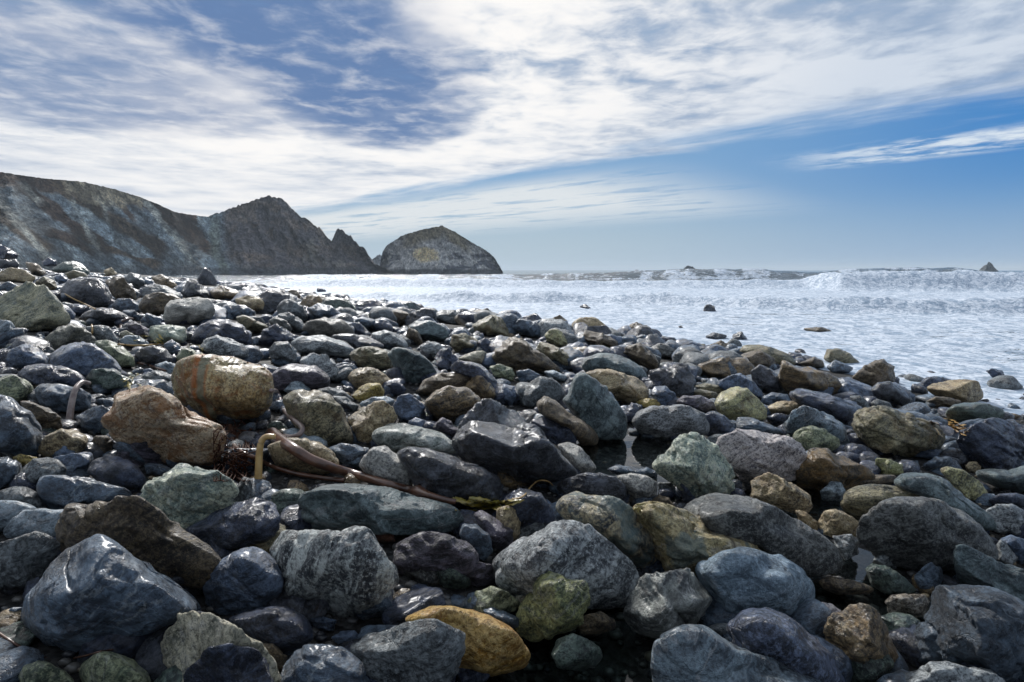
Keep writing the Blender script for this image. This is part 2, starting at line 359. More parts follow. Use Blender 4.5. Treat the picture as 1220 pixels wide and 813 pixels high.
ROCKS = """A1|sl|r35|big faceted slate boulder|largest blue-grey wet boulder with a smooth faceted face and one white vein|105,560 100,490 125,420 200,340 260,240 320,170 400,130 480,120 540,135 620,190 720,260 800,300 880,360 940,420 975,485 900,530 800,560 700,610 560,650 430,675 300,680 200,650
A1|cr|a50|cream and green boulder|cream and green veined boulder cut by the bottom of the photo|775,640 800,540 850,490 920,480 1000,500 1120,560 1220,620 1300,720 1340,830 1250,900 1000,900 850,820 800,730
A1|nv|a30|-|dark navy wet rock leaning against the front of the cream and green boulder|850,860 920,730 980,670 1100,632 1190,655 1270,720 1310,810 1320,900 1100,980 900,950
A1|gn|r20|-|small mossy green stone at the bottom edge left of the olive round stone|95,790 120,740 180,710 240,715 300,750 350,800 360,850 250,900 130,880
A1|gn|r60|olive round stone|olive grey round stone lying below the big faceted slate boulder|380,770 400,720 460,675 530,665 620,700 700,760 720,810 650,870 500,880 400,830
A1|gy|a40|-|dark grey striated rock at the left edge beside the big faceted slate boulder|0,150 60,140 120,110 200,100 270,140 275,165 240,250 180,330 60,370 -20,360 -60,300 -60,180
B1|br|a30|brown ridged slab|long brown ridged slab behind the big faceted slate boulder|275,730 320,640 370,585 480,570 570,545 650,555 760,605 840,670 920,715 990,770 1045,830 1040,900 980,950 850,960 700,930 500,880 330,840
A1|nb|r25|blue oval boulder|smooth mid blue oval boulder right of the brown ridged slab|965,370 990,310 1050,240 1120,190 1200,172 1260,190 1320,230 1350,300 1330,390 1260,450 1150,490 1050,490 980,440
A1|nv|r10|-|dark blue rounded rock between the blue oval boulder and the cream and green boulder|1095,515 1160,480 1230,455 1320,445 1400,460 1460,510 1495,600 1450,650 1380,680 1300,660 1200,620
A1|nv|r10|-|-|105,400 130,330 180,310 210,330 190,420 130,450
A1|sl|a10|-|-|-60,500 0,480 60,455 110,455 90,500 40,530 -40,550
B1|lt|r35|-|pale blue-grey stone crossed by a thin white vein near the left edge|20,690 60,630 130,590 230,585 330,590 350,620 320,690 260,740 180,760 80,740 30,720
B1|lt|r20|-|-|-60,560 0,548 80,550 150,570 180,590 130,640 60,690 0,700 -60,680
B1|sl|a25|flat topped slate|blue-grey slate block with a flat slanting top and blunt left end|190,480 215,425 300,425 420,440 520,460 600,495 630,540 600,580 450,600 330,600 240,590 200,540
B1|gy|r20|-|-|0,500 60,480 130,485 190,520 220,580 200,620 100,610 20,590 -20,530
B1|gy|r30|-|-|20,470 90,410 160,350 220,340 280,355 320,400 300,450 200,480 150,510 40,500
B1|nb|a40|-|-|250,340 330,325 410,308 445,330 440,380 400,430 300,430 270,380
B1|nv|r20|-|navy boulder under the rusty flat boulder and left of the pale green boulder|415,410 450,350 520,325 600,345 650,380 690,430 680,490 600,510 500,480
B1|pg|a30|pale green boulder|pale green boulder crusted with cream lichen|690,500 720,450 800,400 870,378 940,385 1010,410 1100,450 1120,500 1090,570 1000,640 900,680 800,660 730,610 695,560
B1|nv|r30|navy wedge boulder|dark navy wedge boulder in front of the pale green boulder|880,690 960,640 1040,590 1120,565 1220,530 1290,540 1320,600 1320,680 1280,750 1150,790 1000,760
B1|rs|a28|rusty flat boulder|rusty tan layered boulder with a flat sloping top|510,180 550,100 545,60 600,25 700,12 780,30 850,80 920,140 1000,170 1045,190 1050,270 1030,350 960,380 860,380 750,360 680,330 600,290 540,240
C2|ro|r75|round rust-streaked boulder|round brown boulder with an orange rust streak down its front|15,600 60,530 140,495 230,500 330,510 430,540 480,590 495,660 480,730 430,780 330,810 200,800 120,760 50,700
B1|tn|r0|tan stone with kelp|tan round stone with the upright kelp stalk standing on it|180,310 220,240 290,208 350,210 410,240 415,290 380,330 300,350 230,350
B1|nb|r0|-|-|240,330 270,290 320,280 365,310 360,350 280,360
B1|br|r0|-|-|430,290 450,240 510,235 540,260 530,320 470,340
B1|sl|r25|veined slate at the edge|large blue slate with fine white veins at the left edge|-80,50 0,40 60,55 130,110 190,180 205,250 190,330 100,340 0,320 -80,270
B1|br|a20|-|-|90,70 150,75 230,110 290,150 290,210 220,230 190,190 130,130
B1|sl|r10|-|-|-40,350 40,335 100,370 110,430 50,470 0,490 -60,450
B1|yo|r0|-|small yellow-green stone between grey slates near the left edge|60,340 100,325 180,340 160,385 90,380
B1|sl|a30|-|-|360,150 420,110 490,93 540,120 530,190 450,230 390,210
B1|sl|a25|-|-|540,290 570,260 640,290 690,330 690,370 600,350
B1|sl|a5|-|-|690,370 770,370 830,400 780,430 700,420
B1|gy|a60|-|-|1090,570 1120,490 1160,435 1200,450 1210,520 1180,590
A2|bd|r75|banded grey boulder|large grey boulder with upright white bands|60,200 90,130 140,95 220,88 320,90 400,85 460,75 520,95 570,150 600,210 660,260 670,330 620,420 540,470 430,490 300,470 200,450 120,420 80,330
A2|sl|r20|blue-grey dome|smooth blue-grey dome with curved stripes at the bottom edge|120,800 150,720 190,660 260,635 340,625 420,650 480,700 520,760 550,830 500,900 300,930 150,880
A2|gy|a30|grey angular boulder|grey angular boulder partly covering the bright yellow boulder|470,650 540,590 640,545 760,530 850,510 920,535 970,590 980,670 950,760 880,850 750,900 560,900 500,780
A2|yl|r25|bright yellow boulder|bright ochre yellow boulder near the bottom centre|710,510 760,475 830,445 920,445 1020,470 1120,500 1220,550 1290,620 1300,680 1280,740 1180,775 1060,785 940,780 850,700 780,600
A2|br|r0|-|-|20,630 80,630 150,690 130,770 60,750
A2|pu|a12|purple streaked rock|purple-black streaked rock with a split flaky surface|665,210 690,150 760,110 850,97 950,125 1020,170 1050,220 1040,270 980,310 900,320 790,310 700,310 665,260
A2|pu|a15|-|low dark purple slab right in front of the purple streaked rock|900,300 1000,250 1080,240 1140,260 1150,330 1060,360 960,340
A2|sl|a30|-|-|970,110 990,60 1050,60 1110,110 1130,180 1090,230 1040,220 980,150
A2|gn|a10|-|small grey-green rock above the right end of the bright yellow boulder|1010,430 1040,385 1120,355 1200,380 1260,440 1240,480 1150,490 1030,480
A2|sl|r25|-|thin slate stone lying against the back of the bright yellow boulder|1075,465 1120,452 1200,480 1260,510 1260,555 1180,550 1100,510
A2|nb|r0|-|-|250,510 320,500 385,515 370,570 290,570
A2|nb|a10|-|-|360,600 400,570 470,565 500,600 460,640 400,640
B2|sg|a12|long green slate|long low green-blue slate boulder below the thick kelp stalk|165,640 200,570 260,510 310,465 400,450 500,460 600,480 700,510 800,530 900,550 970,580 990,620 970,670 850,710 700,710 560,700 400,710 280,700 200,680
B2|rd|a10|-|small red-brown flat chip under the long green slate|510,690 570,680 650,700 665,740 600,750 540,730
B2|tn|r25|-|brown smooth boulder lying beneath the thick kelp stalk|60,290 160,250 230,250 300,270 360,310 395,360 380,410 300,420 200,410 100,390
B2|lt|r20|-|-|130,215 180,200 270,215 340,260 350,300 220,280 140,250
B2|ol|r35|striated olive boulder|tall olive-grey boulder with curved striations right of the round rust-streaked boulder|130,60 190,25 270,20 350,45 400,90 430,150 450,210 460,270 400,290 320,290 230,260 170,170
B2|tn|a20|pitted tan rock|pitted tan rock with a pale sloping top|440,150 500,110 560,80 610,70 660,100 670,150 640,190 580,230 560,270 490,260 450,210
B2|nb|a20|-|-|655,80 690,40 730,38 790,80 810,100 790,150 740,170 690,170 665,130
B2|pl|r20|pale striped boulder|pale grey-green boulder with smooth wavy white stripes|555,250 570,210 640,178 720,175 790,200 870,220 930,260 970,310 950,340 860,340 760,330 690,330 620,310
B2|wg|r60|whitish egg stone|whitish grey egg-shaped stone right above the thick kelp stalk|495,380 520,330 560,295 620,290 680,330 730,390 750,450 740,490 680,500 620,480 540,450
B2|bk|r25|smooth dark long boulder|smooth brown-black long boulder right of the whitish egg stone|675,320 720,282 800,290 900,325 1000,360 1080,390 1150,430 1180,480 1170,550 1050,570 900,560 780,510 740,430
B2|sl|r15|-|-|330,300 400,275 480,280 540,300 540,350 480,390 420,380 370,340
B2|bk|a30|-|pale-topped dark dome directly behind the big black jagged boulder|975,190 1010,120 1090,65 1160,80 1230,115 1290,170 1300,230 1150,280 1000,260
B3|bk|a30|big black jagged boulder|big black jagged wet boulder near the middle of the beach|-290,250 -250,190 -200,170 -100,175 0,200 60,175 120,210 180,250 240,300 290,370 300,440 200,490 100,490 0,480 -80,470 -200,380 -270,320
B2|pu|a10|-|-|840,185 890,150 930,170 970,210 950,260 880,240
B2|nv|r10|-|-|1005,300 1040,275 1080,310 1110,370 1050,390
B2|nb|r10|-|-|725,170 760,150 820,170 840,190 820,220 740,215
B2|lt|r10|-|-|490,85 550,55 620,48 660,70 640,110 530,125
B2|gy|a30|-|-|355,45 430,55 490,95 480,130 430,120
B2|gy|r30|-|-|290,20 350,5 420,25 470,65 440,90 360,60
C3|yo|r20|yellow-brown small rock|small yellow-brown rock in front of the tan lumpy rock|80,530 110,490 160,465 210,470 230,500 220,540 130,565
C3|tn|r10|tan lumpy rock|tan lumpy rock with rounded knobs above the pitted tan rock|55,430 90,400 150,390 200,400 240,430 270,460 250,490 160,500 110,500 70,470
C3|nv|r0|-|-|230,480 270,453 310,465 335,495 320,530 260,520
B3|wg|r40|-|grey and white mottled stone right against the big black jagged boulder|215,280 260,268 320,285 370,340 400,390 370,420 300,420 260,350
B3|nv|a20|-|dark wet speckled rock behind the big black jagged boulder|90,165 150,140 220,150 290,190 310,230 300,280 220,290 160,240
B3|br|r40|log-shaped brown rock|long brown log-shaped rock sloping down to the upper pool|120,80 160,50 210,70 260,120 330,160 380,200 410,240 400,285 330,285 280,220 200,170 130,130
C4|sg|r55|tall leaning slate|tall smooth green slate leaning beside the upper pool|245,470 280,400 310,345 350,340 400,360 450,410 500,480 540,540 550,600 520,650 420,650 350,600 300,540
C4|gy|r30|-|-|30,450 70,390 130,360 190,365 230,400 250,440 240,490 150,500 110,510 50,500
C4|tn|a15|orange layered rock|orange-brown layered rock behind the tall leaning slate|350,340 400,320 470,322 540,340 610,370 650,420 640,470 560,490 480,480 430,430
C4|sg|r20|blue-green whaleback|blue-green whaleback rock behind the orange layered rock|330,310 350,265 420,245 500,250 570,280 620,320 640,360 620,390 480,350 400,340 340,335
C4|bk|a40|dark saddle rock|dark saddle-shaped rock with two humps|650,330 700,315 740,320 790,290 840,300 870,360 860,430 820,460 730,450 680,400
C4|nb|r10|-|-|660,440 680,400 730,400 780,440 780,500 700,510
C4|yo|r10|-|-|590,475 640,457 690,465 715,490 700,515 620,510
C4|nv|r0|-|-|540,510 570,480 620,490 630,540 580,580 545,560
B3|pu|r10|-|smooth purple slate hump behind the streaky grey boulder|780,75 820,48 900,45 960,75 980,115 940,140 860,125 800,100
B3|st|r5|streaky grey boulder|broad streaky grey boulder at the back of the upper pool|580,170 600,130 660,100 760,92 850,100 910,130 940,180 940,230 880,250 780,270 700,260 620,240
B3|nv|r40|-|-|910,140 960,120 1010,140 1050,180 1050,230 980,250 940,210
C5|sl|r15|-|-|215,560 240,510 300,510 380,540 450,570 450,600 300,600
C5|my|r30|mossy cream rock|cream rock with dark mossy hollows and yellow-green foot|130,440 160,390 220,362 280,370 320,410 370,470 365,515 280,530 200,540 150,490
B3|pg|a55|pale green angular boulder|pale green-grey angular boulder right of the upper pool|680,380 730,320 780,260 850,222 910,230 960,280 1000,340 1040,400 1060,480 1030,535 940,540 900,540 860,520 800,480 730,440
C5|wp|a35|white and purple streaked boulder|pale boulder streaked white and purple|140,630 170,590 250,575 360,580 450,605 520,640 550,690 550,750 480,800 400,810 330,820 260,800 200,750 160,690
B3|bk|r5|black flat boulder|low black wet boulder in front of the upper pool|210,480 250,445 330,420 420,415 490,435 540,480 560,540 500,570 350,560 250,550
B3|wg|r20|-|pale grey rounded stone right of the black flat boulder|500,430 560,415 640,430 690,460 690,520 650,565 580,575 540,520
B3|gy|r5|-|-|695,460 760,457 805,480 800,515 700,515
B3|nv|a45|-|-|755,440 800,428 840,460 890,520 880,550 820,550 790,490
B3|br|r0|-|-|655,550 700,520 750,535 780,580 760,600 690,600
B3|sl|r5|-|-|450,400 500,375 570,385 640,410 640,440 520,435
B3|sl|r5|-|-|600,400 640,385 690,410 690,445 630,440
B3|db|a45|brown and blue diagonal boulder|blue-grey boulder with a tan end slanting down to the right|225,590 245,535 310,512 400,525 480,540 560,580 600,640 660,700 700,780 700,860 660,900 590,890 500,800 400,720 300,660 250,630
B3|oc|a20|ochre striped boulder|ochre boulder with blue-green top and brown vertical stripes|600,600 640,562 720,568 820,595 910,640 1020,680 1120,715 1180,760 1180,820 1080,850 980,880 880,900 800,900 740,860 680,780 640,690
B3|bg|r28|long grey-brown boulder|long dark grey-brown boulder sloping down behind the pale blue slate boulder|815,578 880,535 960,510 1050,510 1150,540 1250,590 1350,640 1450,700 1530,750 1565,810 1560,880 1480,900 1350,890 1200,850 1050,800 930,720 850,650
B3|nv|r20|glossy navy boulder|glossy navy boulder under the thin orange kelp strand|-40,540 0,495 80,490 140,510 180,570 200,620 190,700 100,720 30,700 -20,620
B3|tn|r0|-|-|-70,590 -20,570 20,590 40,650 35,720 -30,760 -80,710
B2|pu|a40|-|-|1040,610 1080,595 1150,640 1220,690 1220,780 1150,780 1080,710
A3|gw|r35|blotchy grey domed boulder|large blotchy grey domed boulder behind the mossy green lumpy rock|-90,250 -50,190 30,130 120,90 200,60 280,52 360,80 430,120 500,190 560,250 600,310 605,380 570,440 450,460 360,460 250,450 100,430 0,390 -70,320
A3|mg|a40|mossy green lumpy rock|mossy green lumpy rock with a knob on top|20,530 40,450 90,380 130,300 170,275 220,290 260,330 330,330 360,370 355,440 330,520 260,580 180,605 100,610 40,590
A3|cr|r0|-|-|8,420 30,395 75,400 70,450 20,460
A3|ga|a40|grey angular veined boulder|grey angular boulder with cracked veined face beside the lower pool|545,480 580,390 620,320 680,280 750,285 840,275 880,310 930,370 970,420 930,490 860,540 790,580 720,615 640,600 580,560
A3|ps|r12|pale blue slate boulder|large pale blue slate boulder with a wide smooth top|870,270 930,220 1000,180 1080,170 1160,175 1250,195 1330,230 1400,280 1440,350 1440,430 1400,500 1300,540 1180,510 1050,490 960,430 900,340
A3|sp|r35|speckled navy boulder|navy boulder speckled with white at the lower right|1030,540 1080,480 1150,458 1220,462 1300,490 1380,540 1450,610 1530,700 1580,800 1560,880 1400,860 1220,750 1100,700 1040,620
A3|sw|r22|wavy slate boulder|smooth wavy slate boulder at the bottom edge right of the lower pool|700,640 760,590 850,555 930,560 1000,600 1080,650 1180,680 1300,730 1450,790 1560,850 1500,970 1200,1030 900,1000 760,930 700,800
A3|gy|r0|-|-|920,550 980,530 1040,530 1050,600 960,600
A3|tn|r0|-|-|950,480 990,455 1015,490 1000,530 945,525
A3|dg|r20|-|dark green smooth stone at the edge of the lower pool|190,680 220,610 290,580 360,600 420,650 430,690 390,740 300,760 220,740
A3|br|r0|-|flat dark brown rock between the mossy green lumpy rock and the grey angular veined boulder|310,550 350,490 420,475 490,510 490,560 400,590 330,585
A4|sd|a40|big dark slate block|largest dark blue slate block at the lower right edge with a long crack|680,620 720,530 780,420 820,350 900,340 1000,360 1100,385 1220,430 1300,450 1340,600 1320,790 1200,830 1050,810 900,770 780,740 710,720
A4|gw|a30|-|pale streaky rock at the bottom edge in front of the big dark slate block|640,800 720,730 800,712 900,720 1000,740 1080,770 1150,810 1200,880 1000,980 700,960
A4|bz|a30|bronze lumpy rock|bronze and brown lumpy rock with a crumpled shiny surface|270,560 300,500 360,460 430,440 500,460 540,510 570,570 600,630 635,690 620,750 540,780 420,760 330,710 290,650
A4|wp|a20|-|purple and white streaked chunk left against the bronze lumpy rock|155,510 200,460 260,430 310,440 350,480 330,540 280,580 200,560
A4|dg|r30|green oval slate|dark green oval slate stone left of the small cubic rock|470,270 500,245 560,255 620,290 680,340 705,370 680,400 560,395 490,340
A4|sl|a45|small cubic rock|small cubic dark rock standing on one corner|690,320 730,270 780,235 825,270 840,330 800,380 720,370
A4|gw|a20|-|-|500,230 530,190 580,185 610,220 610,270 540,270
A4|br|r8|-|flat brown stone lying across the small puddle|240,330 290,305 380,320 460,345 510,370 480,395 330,395 270,370
A4|wb|r10|-|wet brown and white stone touching the left of the big dark slate block|560,430 590,395 660,390 740,395 770,430 750,500 660,505 580,490
A4|dg|r10|-|dark green slate between the bronze lumpy rock and the big dark slate block|530,500 600,480 670,490 720,520 720,610 640,640 580,590
A4|sg|a22|grey slab at the edge|grey-green slab behind the big dark slate block at the right edge|880,200 900,160 960,165 1050,210 1120,245 1220,270 1290,300 1300,420 1200,430 1050,410 950,360 890,300
B4|bg|r20|big brown-grey dome|big brown-grey domed boulder with a pale top at the right|445,680 480,620 550,570 640,540 740,538 850,565 950,610 1030,660 1070,720 1090,800 1040,850 900,880 750,880 600,850 500,800 450,740
A4|gw|r30|-|-|1080,170 1110,130 1160,170 1190,220 1160,260 1090,230
A4|nb|r20|-|-|1105,130 1160,110 1220,130 1280,170 1280,240 1200,250 1150,190
B4|ol|r10|olive humped rock|olive humped rock behind the left end of the big brown-grey dome|350,570 370,510 430,475 530,470 620,480 700,470 760,510 790,560 720,600 600,630 480,650 400,630
B4|sg|r30|long blue-grey back|long blue-grey streaked rock rising behind the big brown-grey dome|580,460 640,415 730,412 820,435 880,470 940,530 1010,580 1070,630 1090,690 1000,690 900,650 780,580 700,520 620,490
B4|br|r0|-|-|370,470 420,435 520,425 600,425 615,460 520,485 440,495 390,505
B4|yg|a10|yellow-green block|small yellow-green block with a flat front|508,370 520,345 580,350 640,375 640,415 570,435 515,420
B4|tb|a30|brown tent-shaped rock|brown tent-shaped rock standing in the right pool|135,410 160,350 210,300 280,300 340,330 420,370 480,410 510,430 480,470 400,500 330,520 240,520 160,490
B4|tn|a20|-|brown block at the left side of the right pool|-80,450 -40,430 0,415 60,440 130,480 190,520 205,570 180,610 100,600 0,560 -80,530
B4|tn|r10|-|small tan-topped rock in front of the right pool|240,650 270,600 320,590 400,625 445,660 440,720 360,730 260,710
B4|lt|r0|-|blue-grey stone half under water in the right pool|250,500 300,455 350,460 370,500 350,550 260,545
B4|tn|r30|-|-|130,590 180,600 240,650 240,700 160,680
A4|gw|a10|-|-|310,115 400,105 430,140 430,200 370,230 330,180
B4|gn|r20|green oval boulder|green oval striped boulder behind the brown tent-shaped rock|118,240 140,205 200,190 270,205 330,250 350,300 320,320 190,320 140,290
B4|sw|a40|striped dark boulder|dark boulder with smooth pale stripes on its left shoulder|80,190 110,120 170,95 230,110 300,140 350,180 380,220 380,280 300,280 200,240 100,230
B4|nv|r18|long navy ridge|long glossy navy ridge-backed boulder near the surf|100,30 150,12 230,25 320,50 400,80 460,110 450,170 380,180 300,150 200,120 120,70
B4|ol|a25|big lumpy shore boulder|big dark green and brown lumpy boulder at the water's edge|405,190 415,140 460,105 540,95 620,115 700,150 780,175 830,220 840,270 790,320 690,340 600,320 500,290 430,250
B4|dg|r5|smooth dark surf boulder|smooth flat-topped dark boulder with surf behind it|850,120 880,90 950,80 1050,85 1110,110 1130,150 1110,180 950,190 870,185
B4|nv|a30|big glossy navy boulder|big glossy navy-black boulder at the right edge by the water|905,260 940,210 1000,180 1080,160 1160,165 1240,200 1300,250 1320,350 1230,400 1100,405 1000,380 930,330
B4|sl|r10|-|-|885,190 940,165 1010,155 1050,160 1040,210 920,225
C5|bk|r25|-|dark oval rock alone in the foam behind the big lumpy shore boulder|868,380 900,345 960,340 1020,370 1070,430 1040,460 910,430
C5|br|r5|-|low brown rock awash in the foam near the smooth dark surf boulder|1140,430 1180,410 1240,415 1300,430 1290,465 1150,465
C5|br|a40|brown angular surf rock|brown angular rock standing in the foam|780,320 830,270 890,240 930,230 975,260 980,340 910,365 840,355
C5|bz|a15|black-brown humped boulder|black-brown humped boulder with a raised left corner at the water's edge|435,340 440,260 470,235 510,270 570,275 640,290 700,320 725,370 720,410 640,420 540,400 480,410
C5|ol|r20|-|rounded olive rock in the foam above the black-brown humped boulder|645,230 665,185 720,180 770,205 815,250 800,270 700,265
C5|br|r5|-|-|520,250 560,240 600,220 640,240 650,270 580,275
C5|sl|r5|-|-|660,270 700,235 760,260 790,275 760,300 690,300
C5|ol|r20|-|-|240,200 270,165 340,165 420,185 490,215 512,250 490,275 420,270 320,215
C5|br|r10|-|-|245,215 290,195 350,195 410,230 420,275 350,290 270,270
C5|bk|r30|-|-|300,290 340,260 400,280 440,320 440,380 380,400 310,350
C5|bz|a10|-|dark lumpy flat rock left of the black-brown humped boulder|30,260 100,235 200,225 280,225 320,270 310,310 220,330 100,320 40,300
C5|nb|a35|blue peaked rock|blue peaked rock with smooth sloping faces|140,350 200,310 250,302 300,330 350,390 350,420 250,400 170,380
C5|ol|r10|-|-|30,360 90,345 150,360 175,390 160,405 70,395
C5|ol|r10|-|-|0,385 60,375 130,390 150,415 130,430 40,420
C5|tn|r5|-|tan rounded rock between the mossy cream rock and the striped dark boulder|370,470 420,435 500,432 570,455 560,490 440,505 380,505
C5|nv|r0|-|-|365,510 420,490 480,500 480,550 400,550
C5|sl|r10|-|-|340,420 400,390 470,400 490,440 400,450
C5|gy|r10|-|-|770,410 820,405 860,440 870,480 800,475
C5|gy|r5|-|-|860,440 900,422 960,440 980,475 890,480
C4|br|a40|-|dark brown angular rock at the waterline behind the blue-green whaleback|530,240 560,205 610,195 660,235 700,290 700,330 620,310 570,280
C4|bg|r10|-|-|655,220 700,195 750,205 790,240 780,270 680,265
C4|br|a15|-|flat-topped brown slab at the waterline slanting to the right|340,180 350,135 400,145 460,160 505,190 500,225 420,220
C4|my|a30|-|-|155,160 180,130 220,128 250,160 265,200 240,220 170,190
C4|ol|a25|-|olive-brown wedge rock left of the blue-green whaleback|115,230 140,190 200,205 260,240 320,290 325,330 250,310 160,275
C3|br|a20|brown layered wedge|large brown layered wedge-shaped rock far down the beach|750,340 790,270 830,240 890,255 940,310 1000,340 1070,400 1050,420 900,425 790,410
C3|sl|a30|-|-|840,200 870,160 920,165 960,180 995,225 980,250 880,235
C3|ol|a35|olive pointed rock|olive-brown pointed rock on the skyline of the beach|650,190 690,165 745,140 790,160 830,205 820,245 720,235 660,220
C3|ol|a20|-|-|545,280 560,240 620,228 660,245 690,285 670,320 580,320
C3|nv|a20|-|-|670,270 720,250 755,290 750,340 700,335
C3|sg|r20|smooth green whaleback|smooth grey-green whaleback stone far left of the olive pointed rock|340,195 380,170 450,168 520,200 540,235 520,265 430,265 370,235
C3|br|a50|-|-|330,250 350,200 390,220 415,270 400,290
C3|gy|r10|-|-|455,150 500,120 570,118 620,155 640,185 560,190 490,170
C3|gw|r20|-|-|170,230 230,213 300,235 345,280 340,305 250,295 190,270
C3|ol|r10|olive brown loaf|olive-brown loaf-shaped rock left of the large greenish boulder|65,330 110,295 180,290 240,310 270,350 260,395 150,400 90,375
C3|sg|a35|large greenish boulder|large grey-green faceted boulder behind the pale striped boulder|250,330 280,295 330,300 400,325 450,370 480,420 470,450 380,470 300,440
C3|gw|r20|-|-|400,290 440,265 490,275 520,310 510,355 430,345
C3|nv|a60|-|navy pointed rock right of the large greenish boulder|475,350 500,305 540,300 580,350 570,410 500,400
C3|cr|r10|-|cream lumpy rock with a green tinge behind the navy hooded boulder|580,350 650,320 700,310 750,350 750,395 680,385 620,375
C3|nv|a35|navy hooded boulder|navy hooded boulder behind the twin dark brown rocks|540,400 580,365 650,365 710,395 760,450 780,500 770,550 700,520 620,450
C3|br|r25|-|-|380,510 430,450 500,420 580,418 640,440 640,500 540,510 450,530
C3|bz|r15|dark brown hump|wide dark brown humped boulder left of the big black jagged boulder|425,560 470,510 540,482 620,490 680,530 700,570 670,620 560,650 470,635
C3|bz|a30|-|-|620,480 660,425 700,420 740,460 765,520 760,570 690,560
C3|gn|r15|-|-|730,390 780,375 840,395 855,430 840,455 760,435
C3|sl|r10|-|-|860,410 920,400 980,430 970,470 880,465
C3|lt|r15|-|-|990,410 1040,405 1105,435 1090,460 1020,450
C3|nb|r30|-|-|780,500 800,470 850,480 860,530 840,580 790,555
C3|bk|r8|-|-|-20,240 60,230 150,240 230,285 220,305 100,310 0,290
C3|nv|r15|-|-|60,185 110,175 170,235 150,255 90,250
C3|nv|r10|-|-|130,190 190,165 240,165 270,190 270,225 190,225
C3|br|r10|-|-|250,130 290,115 340,125 365,170 350,195 270,185
C2|gd|r10|wide grey dome|wide grey dome-shaped boulder in the middle distance|640,370 670,330 750,315 830,325 880,370 880,415 780,420 690,415
C2|gw|r15|long pale streaked boulder|long pale streaked boulder below the wide grey dome|590,430 640,405 740,400 830,425 890,465 870,500 750,495 680,490 620,480
C2|gy|r20|-|-|480,470 510,435 570,430 610,470 610,530 550,545 500,530
C2|gw|a25|-|-|625,520 680,485 760,495 800,540 820,600 790,620 700,580
C2|pu|r10|slate with two lumps|grey-purple slate boulder with two lumps right of the round rust-streaked boulder|490,600 540,555 600,535 700,545 760,590 780,630 740,665 600,665 540,670 500,650
C2|nv|a20|-|-|430,430 460,370 520,345 580,380 605,415 560,450 480,460
C2|gw|a20|grey streaked slab|grey streaked slab directly behind the round rust-streaked boulder|150,460 190,410 240,402 330,430 420,470 430,520 330,525 240,510
C2|nv|r15|big black whaleback|big blue-black whaleback boulder behind the grey streaked slab|110,420 150,350 210,325 290,322 350,350 390,400 400,450 280,430 200,430 150,450
C2|wh|r10|white blocky boulder|white speckled blocky boulder in the upper left|-20,260 0,240 60,225 130,220 200,225 222,280 210,320 120,345 40,350 -20,335
C2|sl|r15|-|-|260,290 310,255 360,252 415,285 410,320 300,325
C2|ol|a20|-|-|320,310 360,300 430,330 480,355 470,395 380,385
C2|tn|r15|-|-|320,225 380,210 440,220 480,250 485,290 400,290 340,265
C2|br|r20|-|-|450,210 500,205 540,240 545,290 500,295 470,260
C2|gy|r20|-|-|520,265 550,230 590,228 640,260 665,310 650,335 570,315 530,300
C2|br|a40|-|-|570,190 590,180 620,190 650,245 620,250
C2|nv|a10|-|-|665,235 690,205 740,215 785,245 760,262 690,255
C2|sl|r20|-|-|660,270 720,245 780,260 830,300 850,330 840,345 720,330
C2|bk|a70|dark pointed peak rock|small dark pointed rock rising above the beach skyline against the surf|140,130 175,75 200,90 235,140 230,165 150,160
C2|bk|r20|-|-|60,190 100,140 140,150 190,200 190,225 80,225
C2|bz|r10|-|-|200,190 250,160 320,180 360,210 350,235 230,230
C2|bg|r10|-|-|480,330 520,310 570,330 590,370 580,390 520,380
C2|gy|r20|-|-|520,300 580,290 640,330 650,375 610,385 560,350
C2|lt|r10|-|-|550,660 590,620 640,615 680,655 680,690 600,690
C1|cg|a30|big cream-green boulder|big cream and green streaked boulder at the upper left edge|-60,280 0,260 70,220 130,195 200,195 240,240 290,300 330,370 300,400 180,415 100,400 0,380 -60,350
C1|bk|r10|big dark upper boulder|large dark smooth boulder above the thin kelp stick in the upper left|290,220 330,175 400,162 470,170 510,210 535,260 520,300 430,305 350,290 300,260
C1|br|a40|-|-|500,185 540,160 590,165 640,230 650,270 560,270 520,230
C1|gy|r10|-|-|655,255 690,210 740,195 800,205 860,245 860,270 730,265
C1|br|r10|-|brownish loaf-shaped boulder left against the white blocky boulder|665,300 690,250 750,235 820,240 865,265 860,310 800,340 700,350
C1|sl|r10|-|-|530,300 560,265 620,262 665,290 670,330 570,330
C1|bk|r10|-|low black boulder in the upper left with its top nearly flat|380,350 440,310 520,307 590,335 620,360 600,390 440,395
C1|sl|r10|-|-|580,320 640,318 675,345 670,375 610,370
C1|sl|a25|-|-|670,370 700,330 750,350 775,385 760,410 690,400
C1|nv|r10|-|-|300,310 350,290 420,295 450,315 440,350 330,350
C1|gt|a35|grey tent-shaped rock|grey tent-shaped rock below the big cream-green boulder|220,450 270,410 340,380 400,400 455,455 460,490 360,500 260,510
C1|gy|r20|-|-|400,400 470,390 520,400 560,455 560,490 460,475
C1|nb|r20|blue humped boulder|blue-grey humped boulder below the grey tent-shaped rock|235,540 290,490 360,470 430,475 490,510 550,560 580,600 570,640 400,650 320,620 250,590
C1|gn|r25|-|greenish streaked stone right of the blue humped boulder|450,470 510,458 580,490 635,540 640,590 570,590 490,540
C1|nb|r20|-|-|20,560 60,500 120,480 180,495 230,545 230,580 130,600 40,600
C1|nv|r10|navy loaf boulder|dark navy loaf-shaped boulder at the left below the blue humped boulder|85,620 120,585 200,573 300,585 370,615 405,650 390,690 220,690 120,665
C1|lt|r40|-|-|-40,370 0,365 50,370 70,400 65,460 30,490 -40,490
C1|sl|r10|-|-|160,700 190,670 280,670 380,690 430,720 430,790 300,810 200,780
